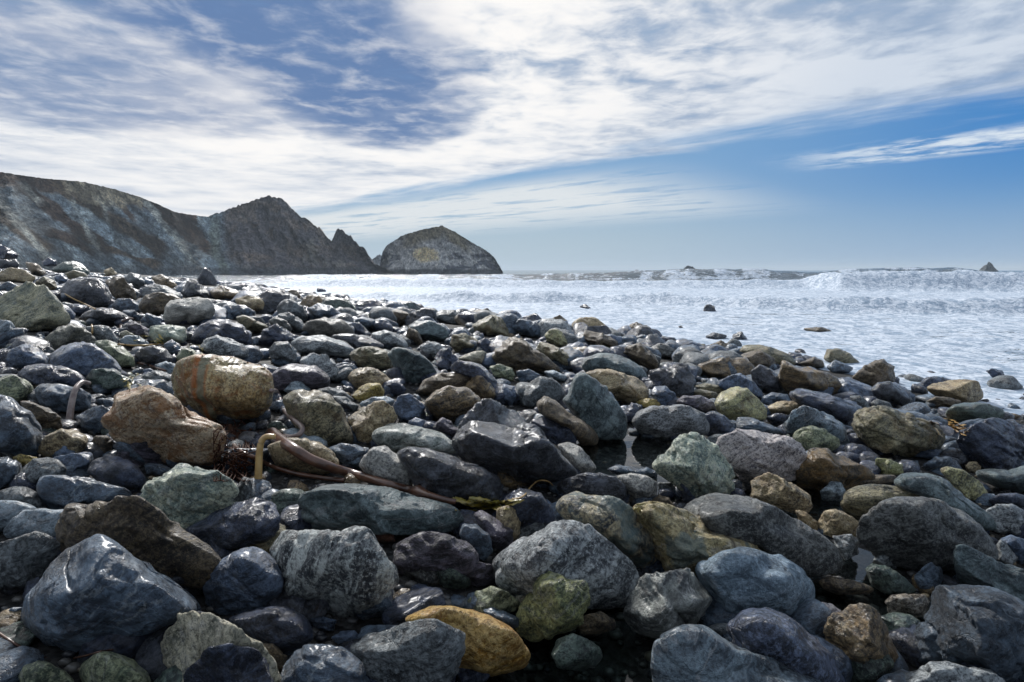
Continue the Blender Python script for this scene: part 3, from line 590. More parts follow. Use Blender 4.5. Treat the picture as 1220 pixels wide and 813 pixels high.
C1|dg|a20|-|-|410,640 450,600 540,598 620,640 640,670 620,710 470,710
C1|gn|r15|-|-|-40,650 60,630 130,655 160,690 150,750 30,760 -40,740
C1|bk|r5|black round stone|glossy black round stone in front of the greenish kelp leaf|640,540 670,500 730,488 790,505 820,550 810,585 670,585
C1|lt|r10|-|-|735,580 790,560 845,580 845,630 770,625
C1|gy|r5|-|-|680,630 740,605 800,615 825,655 800,680 700,670
C1|pg|r5|-|pale green block below the white blocky boulder|710,430 720,395 800,388 880,400 890,450 880,480 740,480
C1|pu|r20|-|-|600,390 640,370 700,405 710,445 650,450
C1|lt|r5|-|-|570,465 600,440 660,440 710,475 700,500 590,495
C1|cr|r0|-|-|565,430 600,415 640,435 640,460 580,460
C1|sl|r10|-|-|780,480 820,458 860,485 855,530 800,525
C1|gn|r20|-|-|840,540 870,500 920,505 950,550 930,575 850,570
C1|ol|r20|-|-|170,185 210,158 260,180 275,220 260,245 190,225
C1|tn|r5|-|tan boulder lying at the top left edge of the beach|-20,150 50,115 120,130 170,165 150,190 0,190
C1|bk|r20|-|-|-20,80 20,60 70,70 95,100 80,120 0,120
C1|nv|a30|-|-|-40,20 0,5 50,30 90,55 80,75 0,75
C1|dg|r15|-|-|240,130 300,90 370,85 430,135 420,160 310,150
C1|nv|r5|-|-|195,90 230,68 270,85 270,110 210,110
C1|ol|r5|-|-|300,150 350,128 400,140 430,165 410,185 330,180
C1|nb|r5|-|-|250,165 290,145 325,170 320,200 270,200
C1|bz|a25|-|-|120,90 180,100 220,140 210,160 150,150
C1|gy|r20|-|-|590,170 620,140 670,150 690,190 680,220 620,205
C1|bz|r20|-|-|720,160 770,148 830,185 860,215 850,235 760,215
C1|bg|a35|-|-|870,240 890,180 930,175 990,230 990,265 890,265
C1|tn|r5|-|-|495,130 530,115 560,145 550,165 500,160
C1|sl|r5|-|-|-20,210 40,180 90,205 90,245 0,250
C1|gy|r10|-|-|160,480 220,480 260,510 255,545 200,540
C1|sl|r10|-|-|530,720 620,680 700,650 780,650 820,690 820,740 700,740 580,750
B4|my|a35|-|ridged mossy rock behind the right shoulder of the big brown-grey dome|820,400 870,385 930,400 990,440 1040,500 1060,550 960,540 880,470
B4|tn|r0|-|small round tan cobble in front of the big glossy navy boulder|940,385 960,362 995,362 1015,385 1005,412 955,412
B4|sg|r8|-|wide flat greenish slab at the right edge below the big glossy navy boulder|985,405 1060,395 1150,400 1220,380 1300,390 1310,480 1200,510 1080,480 1010,450
B4|nv|r5|-|low navy stone under the wide flat greenish slab|1050,550 1100,515 1180,510 1240,530 1240,580 1100,585
B4|gw|r15|-|speckled grey-brown rock at the right edge beside the big brown-grey dome|1040,595 1090,565 1160,565 1220,590 1290,640 1290,710 1160,715 1080,690
B4|sl|r0|-|-|740,375 800,335 870,335 890,370 870,410 760,410
"""
# ------------------------------------------------------------------ beach ground
def simple_mat(name, fn):
    m = bpy.data.materials.new(name); m.use_nodes = True
    t = NT(m.node_tree); t.n.clear(); sh = fn(t)
    t.l.new(sh, t.node('ShaderNodeOutputMaterial').inputs[0]); return m
def _gm(t):
    p = t.node('ShaderNodeNewGeometry').outputs['Position']
    vo = t.node('ShaderNodeTexVoronoi', {'Vector': p, 'Scale': 32.0}).outputs
    vo2 = t.node('ShaderNodeTexVoronoi', {'Vector': p, 'Scale': 11.0}).outputs
    n = t.noise(p, 3, 6, .6)
    c = t.mix(t.ss(n, .35, .65), (.008, .008, .009), (.028, .026, .024))
    vg = t.node('ShaderNodeSeparateXYZ', {0: vo[1]}).outputs[0]
    c = t.mix(t.m('MULTIPLY', t.ss(vg, .2, .9), .6), c, (.065, .064, .062))
    h = t.m('ADD', t.m('MULTIPLY', vo[0], -.5), t.m('MULTIPLY', vo2[0], -1.0))
    b = t.node('ShaderNodeBump', {'Height': h, 'Strength': .9, 'Distance': .03}).outputs[0]
    return t.node('ShaderNodeBsdfPrincipled', {'Base Color': c, 'Roughness': .75, 'Specular IOR Level': .25, 'Normal': b}).outputs[0]
GM = simple_mat('wet_shingle', _gm)
gy_ = np.concatenate([np.linspace(-12, 1, 20), np.exp(np.linspace(math.log(1.15), math.log(420), 230))])
gx_ = np.sinh(np.linspace(-6.4, 3.9, 240)) * 1.05
GX, GY = np.meshgrid(gx_, gy_)
GZ = ground(GX, GY)
def grid_faces(nr, nc):
    i = np.arange(nr * nc).reshape(nr, nc)
    return np.stack([i[:-1, :-1].ravel(), i[:-1, 1:].ravel(), i[1:, 1:].ravel(), i[1:, :-1].ravel()], 1)
F = grid_faces(*GX.shape)
keep = (GZ.ravel()[F].max(1) > -1.6)
g_o = mesh_obj('beach_ground', np.stack([GX, GY, GZ], -1).reshape(-1, 3), F[keep], GM); tag(g_o, kind='structure')
ground_obj = g_o

# ------------------------------------------------------------------ sea
def _sm(t):
    p = t.node('ShaderNodeNewGeometry').outputs['Position']
    fo = t.node('ShaderNodeAttribute', attribute_name='foam').outputs['Fac']
    far = t.node('ShaderNodeAttribute', attribute_name='dist').outputs['Fac']
    st = t.vm('MULTIPLY', p, (.55, 1.0, 1.0))
    a = t.noise(st, 1.1, 9, .68, .9); b = t.noise(st, 4.5, 7, .65, 1.4)
    c = t.noise(t.vm('MULTIPLY', p, (.10, .5, 1.0)), 1.0, 8, .62, .8)
    lace = t.m('ABSOLUTE', t.m('SUBTRACT', t.noise(p, 2.2, 5, .6, 1.6), .5))
    n = t.m('ADD', t.m('MULTIPLY', a, .5), t.m('ADD', t.m('MULTIPLY', b, .3), t.m('MULTIPLY', c, .45)))
    n = t.m('SUBTRACT', n, t.m('MULTIPLY', lace, .5))
    f = t.ss(t.m('ADD', n, t.m('MULTIPLY', t.m('SUBTRACT', fo, .5), .50)), .505, .585)
    wc = t.mix(t.ss(a, .3, .7), (.030, .052, .068), (.095, .135, .165))
    col_ = t.mix(f, wc, t.mix(t.ss(t.m('ADD', t.m('MULTIPLY', t.noise(t.vm('MULTIPLY', p, (1.0, .75, 1.0)), 1.7, 8, .7, 1.2), .55), t.m('MULTIPLY', t.noise(p, 6.0, 5, .7, 1.0), .45)), .44, .56), (.26, .34, .44), (.64, .70, .78)))
    h = t.m('ADD', t.m('MULTIPLY', a, .9), t.m('ADD', t.m('MULTIPLY', b, .35), t.m('MULTIPLY', f, .10)))
    bp = t.node('ShaderNodeBump', {'Height': h, 'Strength': .8, 'Distance': .22}).outputs[0]
    ro = t.m('ADD', t.m('MULTIPLY', f, .55), .12)
    return t.node('ShaderNodeBsdfPrincipled', {'Base Color': col_, 'Roughness': ro, 'Normal': bp, 'IOR': 1.33}).outputs[0]
SM = simple_mat('sea_foam_water', _sm)
sa_ = np.concatenate([np.linspace(-8, -1.55, 16), np.linspace(-1.5, 1.3, 520), np.linspace(1.35, 8, 20)])
sy_ = np.exp(np.linspace(math.log(3.5), math.log(9000), 480))
AA, SYY = np.meshgrid(sa_, sy_); SXX = np.clip(AA * SYY, -9000 + AA, 9000 + AA)
def sea_height(X, Y):
    sh = X.shape; a = X / Y
    q = np.stack([X.ravel(), Y.ravel(), 0 * X.ravel()], -1)
    N = lambda sx, sy, o, s=0: fbm(q * np.array([sx, sy, 1]) + s, o).reshape(sh)
    u = 610 + FPX * a
    z = 0.10 * N(.35, .8, 4) * np.clip(Y / 14, .35, 1.0) + .05 * N(1.6, 2.6, 3, 5)
    foam = .63 + .16 * fbm(q * np.array([.10, .45, 1]) + 77, 4).reshape(sh)
    big = N(.045, .02, 3, 40); med = N(.25, .1, 3, 60); sml = N(.9, .9, 4, 80)
    # breaker close to the beach
    def wave(Yc, amp, wf, wb, tx):
        t = (Y - Yc)
        pf = np.where(t < 0, np.exp(-(t / wf) ** 2), np.exp(-(np.abs(t) / wb) ** 1.3))
        return pf * amp * (1 + tx * med)
    Y2 = np.interp(u, [200, 500, 700, 900, 1220, 1500], [60, 43, 40, 34, 30.5, 28]) + 4 * big
    A2 = np.interp(u, [200, 400, 700, 1000, 1220], [.5, .75, .62, .70, .78])
    w2 = wave(Y2, A2, .9, 5, .55); z = z + w2
    fr2 = np.exp(-((Y - Y2 + .6) / 1.6) ** 2); z = z + fr2 * .16 * sml
    foam = foam + .32 * fr2 - .16 * np.exp(-((Y - Y2 - 3.5) / 2.2) ** 2)
    Y1 = np.interp(u, [200, 600, 960, 1000, 1220, 1500], [82, 78, 72, 66, 62, 60]) + 3 * big
    A1 = np.interp(u, [200, 500, 720, 950, 985, 1220, 1500], [1.1, 1.2, .9, 1.1, 2.15, 2.2, 2.1])
    w1 = wave(Y1, A1, 2.4, 9, .22); z = z + w1
    fr1 = np.exp(-((Y - Y1 + 2.0) / 3.2) ** 2); z = z + fr1 * (.24 * sml + .08 * N(2.2, 2.2, 3, 9)) * np.clip(A1 / 1.6, .5, 1)
    foam = foam + .40 * fr1 * np.clip(A1, .6, 1)
    foam = np.where(Y > Y1 + 1.5, .52 - .34 * sstep(Y, 70, 110), foam)
    # swell standing up behind
    A3 = np.interp(u, [0, 560, 640, 720, 760, 820, 900, 960, 1010, 1060, 1140, 1170, 1220], [1.3, 1.5, 1.6, 1.9, 2.2, 2.55, 2.5, 1.9, 2.5, 2.75, 2.7, 2.1, 2.0])
    z = z + wave(100 + 6 * big, A3, 6, 14, .10) * 1.0
    z = z + .5 * N(.012, .03, 4, 21) * sstep(Y, 90, 160)
    foam = foam + .25 * np.exp(-((Y - 97) / 4) ** 2) * (med > .05)
    land = shoreX(Y) - X
    z = z * np.clip(.35 + (-land) / 12, .25, 1)
    foam = foam + .30 * np.exp(-np.abs(land) / 1.6) * (Y < 60)
    foam = np.where((Y < 30), foam - .03 * sstep(a, .45, .9) * sstep(Y, 30, 12), foam)
    return z, foam
SZ, SFO = sea_height(SXX, SYY)
F = grid_faces(*SXX.shape)
vx = SXX.ravel()[F]; vy = SYY.ravel()[F]
keep = ((vx - shoreX(vy)).max(1) > -4)
used = np.unique(F[keep]); remap = -np.ones(SXX.size, np.int64); remap[used] = np.arange(len(used))
sea = mesh_obj('sea', np.stack([SXX, SYY, SZ], -1).reshape(-1, 3)[used], remap[F[keep]].astype(np.int32), SM)
attr(sea, 'foam', SFO.ravel()[used]); attr(sea, 'dist', SYY.ravel()[used]); tag(sea, kind='structure')

# ------------------------------------------------------------------ headland and sea stack
def _cm(t):
    c = t.node('ShaderNodeAttribute', attribute_name='tint').outputs['Color']
    p = t.node('ShaderNodeNewGeometry').outputs['Position']
    n = t.noise(p, .35, 9, .68, .5); n2 = t.noise(t.vm('MULTIPLY', p, (1, 1, .45)), 1.3, 6, .65)
    c = t.mix(1.0, c, t.mix(t.ss(n, .3, .7), (.40, .41, .44), (1.7, 1.66, 1.6)), 'MULTIPLY')
    c = t.mix(1.0, c, (2.05, 2.12, 2.20), 'MULTIPLY')
    n3 = t.noise(t.vm('MULTIPLY', p, (1, 1, .7)), .9, 9, .78, .3)
    c = t.mix(1.0, c, t.mix(t.ss(n3, .36, .64), (.55, .55, .56), (1.4, 1.4, 1.38)), 'MULTIPLY')
    c = t.mix(1.0, c, t.mix(t.ss(n2, .3, .7), (.55, .55, .55), (1.45, 1.45, 1.45)), 'MULTIPLY')
    b = t.node('ShaderNodeBump', {'Height': t.m('ADD', n, t.m('ADD', t.m('MULTIPLY', n2, .3), t.m('MULTIPLY', n3, .5))), 'Strength': 1.0, 'Distance': 4.0}).outputs[0]
    return t.node('ShaderNodeBsdfPrincipled', {'Base Color': c, 'Roughness': .85, 'Normal': b, 'Specular IOR Level': .2}).outputs[0]
CM = simple_mat('cliff_rock', _cm)
def landform(name, ridge, base, Dbase, depth, amp, tintfn, nu, nt, seed, back=.5, steep=.8, rough=lambda u: 1.0 + 0 * u):
    """loft from a foot line up to a ridge line and down the far side"""
    ru = np.array([p[0] for p in ridge], float); rv = np.array([p[1] for p in ridge], float)
    us = np.linspace(ru[0], ru[-1], nu)
    ridgev = np.interp(us, ru, rv) 
    q = np.stack([us * .11, 0 * us + seed, 0 * us], -1); ridgev = ridgev + fbm(q * 2.2, 4) * 1.2 + fbm(q * 7, 4, .65, True) * rough(us)
    basev = np.interp(us, [p[0] for p in base], [p[1] for p in base])
    Db = np.interp(us, [p[0] for p in Dbase], [p[1] for p in Dbase])
    dp = np.interp(us, [p[0] for p in depth], [p[1] for p in depth])
    ts = np.concatenate([np.linspace(0, 1, nt), 1 + np.linspace(.04, 1, 14)])
    def ypt(u, v, Y):
        d = raydir(u, v); return EYE + d * (Y / d[..., 1])[..., None]
    B = ypt(us, basev, Db); B[:, 2] = np.minimum(B[:, 2], 0) - 1.5
    T = ypt(us, ridgev, Db + dp)
    rows = []
    for t in ts:
        if t <= 1:
            P = B + (T - B) * t
            P[:, 2] = B[:, 2] + (T[:, 2] - B[:, 2]) * (t ** steep)
            q = np.stack([P[:, 0] * .034 + P[:, 2] * .030, P[:, 2] * .008, 0 * us + seed], -1)
            q2 = np.stack([P[:, 0] * .13 + P[:, 2] * .07, P[:, 2] * .045, 0 * us + seed], -1)
            k = math.sin(math.pi * min(1, t) ** .9) ** .7
            off = amp * (fbm(q, 3, ridged=True) * 1.7 + np.abs(fbm(q2, 4, .6)) * 2.6 + fbm(q2 * 3.3, 4, .65, True) * .55)
            P[:, 1] += off * k
            P[:, 2] += fbm(q2 * 1.3, 3) * amp * .16 * k
        else:
            P = T.copy(); s = t - 1
            P[:, 1] += s * dp * 1.4; P[:, 2] = T[:, 2] * (1 - back * s ** 1.3) - 1.0 * s
        rows.append(P)
    V = np.stack(rows, 0); uu, tt = np.meshgrid(us, ts)
    # project for placing the coloured bands of rock and scrub on the face
    pu, pv, _ = proj(V.reshape(-1, 3))
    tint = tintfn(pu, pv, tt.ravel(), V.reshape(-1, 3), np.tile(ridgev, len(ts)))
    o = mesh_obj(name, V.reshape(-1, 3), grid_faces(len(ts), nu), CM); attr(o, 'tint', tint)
    return o
def lerp(a, b, k): return a * (1 - k[:, None]) + np.array(b, np.float32) * k[:, None]
def tint_head(u, v, t, P, rv):
    q = np.stack([P[:, 0] * .03, P[:, 1] * .03, P[:, 2] * .03], -1)
    n = fbm(q, 5) * 1.25; n2 = fbm(q * 3 + 9, 5, .6) * 1.3; n3 = fbm(q * np.array([2.5, 1, .6]) + 4, 4)
    c = np.tile(np.array([[.170, .205, .225]], np.float32), (len(u), 1))
    c = lerp(c, (.26, .29, .29), sstep(n2, .0, .40))
    c = lerp(c, (.085, .095, .11), sstep(-n, .0, .4) * .7)
    scrub = (.055, .030, .018)
    dr = v - rv                                           # pixels below the ridge
    top = sstep(-dr + n * 14 + n2 * 12, -22, -12) * (u < 235)
    c = lerp(c, scrub, top * .95)
    # scrub tongues running down to the right
    for (x0, y0, x1, y1, w) in ((25, 222, 130, 300, 9), (60, 215, 195, 300, 10), (165, 232, 250, 300, 7), (-60, 215, 60, 300, 12), (100, 285, 190, 318, 6), (55, 275, 110, 300, 8), (205, 255, 240, 285, 6), (95, 222, 118, 250, 5), (135, 232, 160, 262, 4)):
        L = math.hypot(x1 - x0, y1 - y0); dx, dy = (x1 - x0) / L, (y1 - y0) / L
        s = (u - x0) * dx + (v - y0) * dy; d = np.abs(-(u - x0) * dy + (v - y0) * dx)
        k = sstep(-(d + n2 * 7 + n * 5), -w, -w * .6) * sstep(s, -8, 8) * sstep(-s, -L - 12, -L + 6)
        c = lerp(c, scrub if (x0 % 2) else (.075, .050, .030), k * .95)
    for (x0, y0, x1, y1, w) in ((172, 238, 212, 290, 3), (26, 222, 45, 240, 6), (118, 224, 128, 262, 5), (0, 240, 60, 312, 7), (85, 240, 118, 300, 4), (205, 275, 235, 320, 5)):
        L = math.hypot(x1 - x0, y1 - y0); dx, dy = (x1 - x0) / L, (y1 - y0) / L
        s = (u - x0) * dx + (v - y0) * dy; d = np.abs(-(u - x0) * dy + (v - y0) * dx)
        k = sstep(-(d + n2 * 6 + n * 4), -w, -w * .4) * sstep(s, -8, 8) * sstep(-s, -L - 12, -L + 6)
        c = lerp(c, (.40, .40, .35), k * .8)
    c = lerp(c, (.38, .32, .22), sstep(n3 + .35 * sstep(-dr, -45, -15), .42, .62) * (u < 170) * .7)
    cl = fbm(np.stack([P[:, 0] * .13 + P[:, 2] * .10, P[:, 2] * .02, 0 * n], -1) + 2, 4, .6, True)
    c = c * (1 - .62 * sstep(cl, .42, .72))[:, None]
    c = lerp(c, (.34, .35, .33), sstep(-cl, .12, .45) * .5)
    # the dark peak and its pinnacle
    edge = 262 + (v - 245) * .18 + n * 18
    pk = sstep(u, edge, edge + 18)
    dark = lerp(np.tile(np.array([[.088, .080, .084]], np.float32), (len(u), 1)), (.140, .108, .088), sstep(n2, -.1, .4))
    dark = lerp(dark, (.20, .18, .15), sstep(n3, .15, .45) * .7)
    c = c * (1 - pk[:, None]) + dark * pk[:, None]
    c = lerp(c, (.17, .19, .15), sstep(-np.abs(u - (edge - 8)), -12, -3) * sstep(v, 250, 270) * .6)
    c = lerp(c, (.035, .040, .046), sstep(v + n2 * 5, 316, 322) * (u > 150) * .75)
    return c
ridge = [(-700, 205), (-300, 178), (-120, 190), (0, 204.5), (52, 212), (98, 216), (129, 223), (160, 232), (186, 242), (207, 252), (233, 256), (248, 257.5), (262, 251), (272, 247), (290, 240), (308, 234), (319, 231), (335, 232.5), (344, 243), (355, 254), (368, 259.5), (380, 270), (389, 279), (395, 285), (399, 276), (402, 270.5), (408, 269.5), (411, 275), (416, 277.5), (421, 283), (427, 290), (433, 292), (438, 301), (445, 312), (458, 316), (470, 323)]
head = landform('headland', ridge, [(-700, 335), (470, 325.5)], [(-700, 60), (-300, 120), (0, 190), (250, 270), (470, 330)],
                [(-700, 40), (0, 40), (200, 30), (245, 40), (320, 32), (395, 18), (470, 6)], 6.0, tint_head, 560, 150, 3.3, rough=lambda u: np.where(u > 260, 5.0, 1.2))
tag(head, kind='structure')
def tint_stack(u, v, t, P, rv):
    q = P * .05; n = fbm(q, 5); n2 = fbm(q * 3 + 5, 5, .6); st = fbm(q * np.array([1.2, 1, 5]) + np.stack([0 * n, 0 * n, n * 2], -1), 4)
    c = np.tile(np.array([[.28, .27, .26]], np.float32), (len(u), 1))
    c = lerp(c, (.060, .064, .078), sstep(st, -.02, .22) * .95)
    c = lerp(c, (.46, .43, .38), sstep(n2, .12, .45) * .6)
    c = lerp(c, (.120, .095, .055), sstep(-(v - rv) + n * 10, -20, -9) * sstep(-np.abs(u - 520), -50, -30) * .9)
    c = lerp(c, (.42, .33, .18), sstep(-np.hypot((u - 508) / 1.7, v - 304) + n2 * 5, -11, -6) * .8)
    c = lerp(c, (.035, .038, .042), sstep(v + n2 * 3, 319, 322) * .9)
    return c
sr = [(452, 322), (453.5, 309), (456, 299), (461, 292), (467, 288), (478, 281), (488, 277.5), (502, 273.5), (517, 270.5), (522, 270), (526, 268), (530, 270.5), (539, 274), (550, 281), (561, 288), (572, 294), (582, 300), (589, 307), (594, 315), (599, 323.5)]
stack = landform('sea_stack', sr, [(440, 325.5), (610, 325.5)], [(450, 345), (520, 322), (600, 345)], [(450, 5), (470, 18), (526, 30), (580, 15), (600, 4)], 4.2, tint_stack, 260, 110, 8.1, .9, .55)
tag(stack, 'broad grey sea stack with brown grassy cap right of the headland', 'sea stack')
hs = landform('sea_stack', [(438, 322), (443, 310), (449, 304), (453, 303), (459, 308), (466, 316), (472, 322)], [(430, 325), (480, 325)], [(430, 392), (480, 392)], [(430, 5), (455, 20), (480, 5)], 2.0,
              lambda u, v, t, P, rv: np.tile(np.array([[.16, .165, .17]], np.float32), (len(u), 1)), 60, 40, 2.1, .9, .6)
tag(hs, 'small distant pale rock showing in the gap between headland and broad stack', 'sea stack')

# ------------------------------------------------------------------ boulders
def unit_rock(n, seed, rounded, K=None, flat=None):
    V, F = ico(n); rs = np.random.RandomState(seed)
    K = K or (15 if rounded else 12)
    N = rs.normal(size=(K, 3)); N /= np.linalg.norm(N, axis=1)[:, None]
    H = rs.uniform(.72, 1.0, K) if rounded else rs.uniform(.58, 1.0, K)
    if flat is not None:
        N[0] = flat; N[0] /= np.linalg.norm(N[0]); H[0] = .62 if not rounded else .74
    p = 14 if rounded else 34
    D = np.maximum(V @ N.T.astype(np.float32) / H.astype(np.float32), 0)
    s = (D ** p).sum(1) + (0.86 if rounded else .80) ** p
    r = s ** (-1.0 / p)
    r = r * (1 + (.10 if rounded else .08) * fbm(V * 1.5 + seed * 3.7, 2))
    return V * r[:, None], F
def poly_radius(poly, cx, cy, th):
    """radial extent of a polygon about (cx,cy) for angles th"""
    P = np.asarray(poly, float) - (cx, cy); Q = np.roll(P, -1, 0)
    dx, dy = np.cos(th)[:, None], np.sin(th)[:, None]
    ex, ey = (Q - P)[:, 0], (Q - P)[:, 1]
    den = dx * ey - dy * ex; den = np.where(np.abs(den) < 1e-9, 1e-9, den)
    t = (P[:, 0] * ey - P[:, 1] * ex) / den
    s = (P[:, 0] * dy - P[:, 1] * dx) / den
    ok = (t > 0) & (s >= -1e-6) & (s <= 1 + 1e-6)
    r = np.where(ok, t, 0).max(1)
    return np.where(r <= 0, r[r > 0].mean(), r)
TH = np.linspace(-math.pi, math.pi, 121)[:-1]
def add_detail(P, Nn, seed, size, rounded, band, strength=1.0):
    """layering, hollows and chips in metres"""
    q = P / .42 + seed * 5.1
    cb, sb = math.cos(band), math.sin(band)
    L = np.stack([P[:, 0] * cb - P[:, 2] * sb, P[:, 1], P[:, 0] * sb + P[:, 2] * cb], -1)
    lay = fbm(L * np.array([3, 4, 17]) + fbm(q * .8, 2)[:, None] * 1.2 + seed, 4, .55)
    big = fbm(q * 1.3 + 7, 4, .5)
    rid = fbm(q * 2.1 + 31, 4, .55, True)
    crack = np.clip(1 - np.abs(fbm(L * np.array([2.2, 2.2, 4.5]) + 50 + seed, 3)) * 16, 0, 1)
    k = .55 if rounded else 1.0
    tq = lay * 5 + .6 * big; fl_ = np.floor(tq); fr_ = tq - fl_
    ledge = (fl_ + sstep(fr_, .25, .60)) / 5
    hf = fbm(L * np.array([9, 9, 30]) + 11 + seed, 3, .6, True)
    pit = np.clip(fbm(q * 6 + 3, 3, .6) - .18, 0, 1)
    d = size * strength * ((.050 if rounded else .105) * ledge + .055 * big + k * .040 * rid) + min(.0045, size * .02) * (k + .3) * hf \
        - min(.02, size * .10) * pit - min(.026, size * .09) * crack * (1 if not rounded else .7)
    return P + Nn * d[:, None]
def fit_rock(n, seed, rounded, poly, band, D, thick=.95, strength=1.0):
    poly = np.asarray(poly, float)
    x, y = poly[:, 0], poly[:, 1]; x2, y2 = np.roll(x, -1), np.roll(y, -1)
    cr = x * y2 - x2 * y; A = cr.sum() / 2
    cx = ((x + x2) * cr).sum() / (6 * A); cy = ((y + y2) * cr).sum() / (6 * A)
    rp = poly_radius(poly, cx, cy, TH)
    rp = (np.roll(rp, 1) + rp * 2 + np.roll(rp, -1)) / 4
    rs = np.random.RandomState(seed)
    flat = (rs.uniform(-.5, .5), rs.uniform(-.2, .8), 1.0)
    V, F = unit_rock(n, seed, rounded, flat=flat)
    # image-plane axes: x right, z up ; y along the view ray
    th = np.arctan2(-V[:, 2], V[:, 0]); rr = np.hypot(V[:, 0], V[:, 2])
    b = ((th + math.pi) / (2 * math.pi) * 120).astype(int) % 120
    E = np.zeros(120); np.maximum.at(E, b, rr)
    E = np.maximum.reduce([np.roll(E, k) for k in (-2, -1, 0, 1, 2)]); E = sum(np.roll(E, k) for k in (-2, -1, 0, 1, 2)) / 5
    sc = np.interp(th, np.concatenate([TH, [math.pi]]), np.concatenate([rp / E, [rp[0] / E[0]]]))
    # ease the scaling near the middle of the facing side so it stays smooth
    mean = np.sqrt(abs(A) / math.pi) / E.mean()
    w = sstep(rr, 0.0, .35); sc = mean * (1 - w) + sc * w
    mpp = D / FPX
    bx = V[:, 0] * sc * mpp; bz = V[:, 2] * sc * mpp
    w_, h_ = np.ptp(poly[:, 0]), np.ptp(poly[:, 1])
    T = thick * (.30 * w_ + .28 * h_) * mpp * 1.0
    T = min(T, .5 * max(w_, h_) * mpp)
    d = raydir(cx, cy); C = EYE + d * D
    cp, sp = math.cos(PITCH), math.sin(PITCH)
    rd = d / np.linalg.norm(d)
    P = np.outer(bx, (1, 0, 0)) + np.outer(bz, (0, sp, cp)) + np.outer(V[:, 1] * T, rd)
    # outward direction from the local radial
    Nn = P / (np.linalg.norm(P, axis=1)[:, None] + 1e-6)
    size = math.sqrt(abs(A)) * mpp * .6
    P = add_detail(P.astype(np.float32), Nn.astype(np.float32), seed, size, rounded, band, strength)
    return P, F, C, (cx, cy)

TILE = {'A1': (0, 610), 'A2': (305, 610), 'A3': (610, 610), 'A4': (915, 610), 'B1': (0, 460), 'B2': (305, 460), 'B3': (610, 460), 'B4': (915, 460),
        'C1': (0, 290), 'C2': (200, 300), 'C3': (400, 340), 'C4': (610, 360), 'C5': (820, 370)}
rocks = []
for ln in ROCKS.strip().splitlines():
    tile, pal, fl, noun, lab, pts = ln.split('|')
    ox, oy = TILE[tile]
    poly = [(ox + float(a) / 4, oy + float(b) / 4) for a, b in (p.split(',') for p in pts.split())]
    ar = np.array(poly); ar = ar.mean(0) + (ar - ar.mean(0)) * np.array([1.045, 1.03]); poly = [tuple(p) for p in ar]; vb = ar[:, 1].max(); cu = ar[:, 0].mean(); h = np.ptp(ar[:, 1])
    D = hit(min(max(cu, -120), 1340), vb - .06 * h)
    if D is None or D > 60: D = 26 + random.random() * 8 if D is None else D
    rocks.append(dict(pal=pal, rounded=fl[0] == 'r', band=R(float(fl[1:] or 0)), noun=noun, lab=lab, poly=poly, D=D,
                      px=math.sqrt(np.ptp(ar[:, 0]) * h), c=(cu, ar[:, 1].mean()), top=ar[:, 1].min()))
# depth picture of the placed boulders, used to find the gaps between them
Wd, Hd, OX, OY = 860, 460, -260, 250      # cells of 2 px
zb = np.full((Hd, Wd), np.inf)
def inside(poly, X, Y):
    p = np.asarray(poly); q = np.roll(p, -1, 0); c = np.zeros(X.shape, bool)
    for (x1, y1), (x2, y2) in zip(p, q):
        if y1 == y2: continue
        c ^= ((y1 > Y) != (y2 > Y)) & (X < (x2 - x1) * (Y - y1) / (y2 - y1) + x1)
    return c
def stamp(poly, D):
    p = np.asarray(poly); x0, x1 = int((p[:, 0].min() - OX) / 2), int((p[:, 0].max() - OX) / 2) + 2
    y0, y1 = int((p[:, 1].min() - OY) / 2), int((p[:, 1].max() - OY) / 2) + 2
    x0, y0 = max(0, x0), max(0, y0); x1, y1 = min(Wd, x1), min(Hd, y1)
    if x1 <= x0 or y1 <= y0: return
    X, Y = np.meshgrid(OX + 2 * np.arange(x0, x1) + 1, OY + 2 * np.arange(y0, y1) + 1)
    m = inside(p, X, Y); s = zb[y0:y1, x0:x1]; s[m] = np.minimum(s[m], D)
for r in rocks: stamp(r['poly'], r['D'])

built = []
GROUP = 'boulders and stones lying on the beach'
for i, r in enumerate(rocks):
    n = 7 if r['px'] > 165 else 6 if r['px'] > 78 else 5 if r['px'] > 24 else 4
    P, F, C, cc = fit_rock(n, 100 + i, r['rounded'], r['poly'], r['band'], r['D'], .95, .55 if r['pal'] in ('sl', 'sd', 'sw', 'ps', 'bk', 'nb', 'gd', 'sg', 'pl', 'wg') else 1.0)
    o = mesh_obj('boulder' if r['px'] > 30 else 'rock', P, F, RM(r['pal']), loc=C)
    o['band'] = float(r['band']); r['o'] = o; built.append(r)

# stones filling the gaps and the far part of the beach
rs = np.random.RandomState(5)
PROTO = []
for k in range(14):
    V, F = unit_rock(3, 900 + k, k % 3 == 0); PROTO.append((V * np.array([1, .85, .66]), F))
wet_pal = ['nv', 'bk', 'sl', 'dg', 'nv', 'sl', 'bz', 'sd']
small_pal = ['sl', 'sl', 'nv', 'nb', 'gy', 'nv', 'bk', 'nv', 'br', 'ol', 'gw', 'pu', 'dg', 'bg', 'sg', 'bk', 'tn', 'bz', 'gy', 'dg']
fills = []
cell = {}
def free(X, Y, s):
    cs = .6; ci, cj = int(X // cs), int(Y // cs); k = int(math.ceil(s * 2.4 / cs)) + 1
    for a in range(ci - k, ci + k + 1):
        for b in range(cj - k, cj + k + 1):
            for (x, y, t) in cell.get((a, b), ()):
                if (x - X) ** 2 + (y - Y) ** 2 < ((s + t) * .70) ** 2: return False
    return True
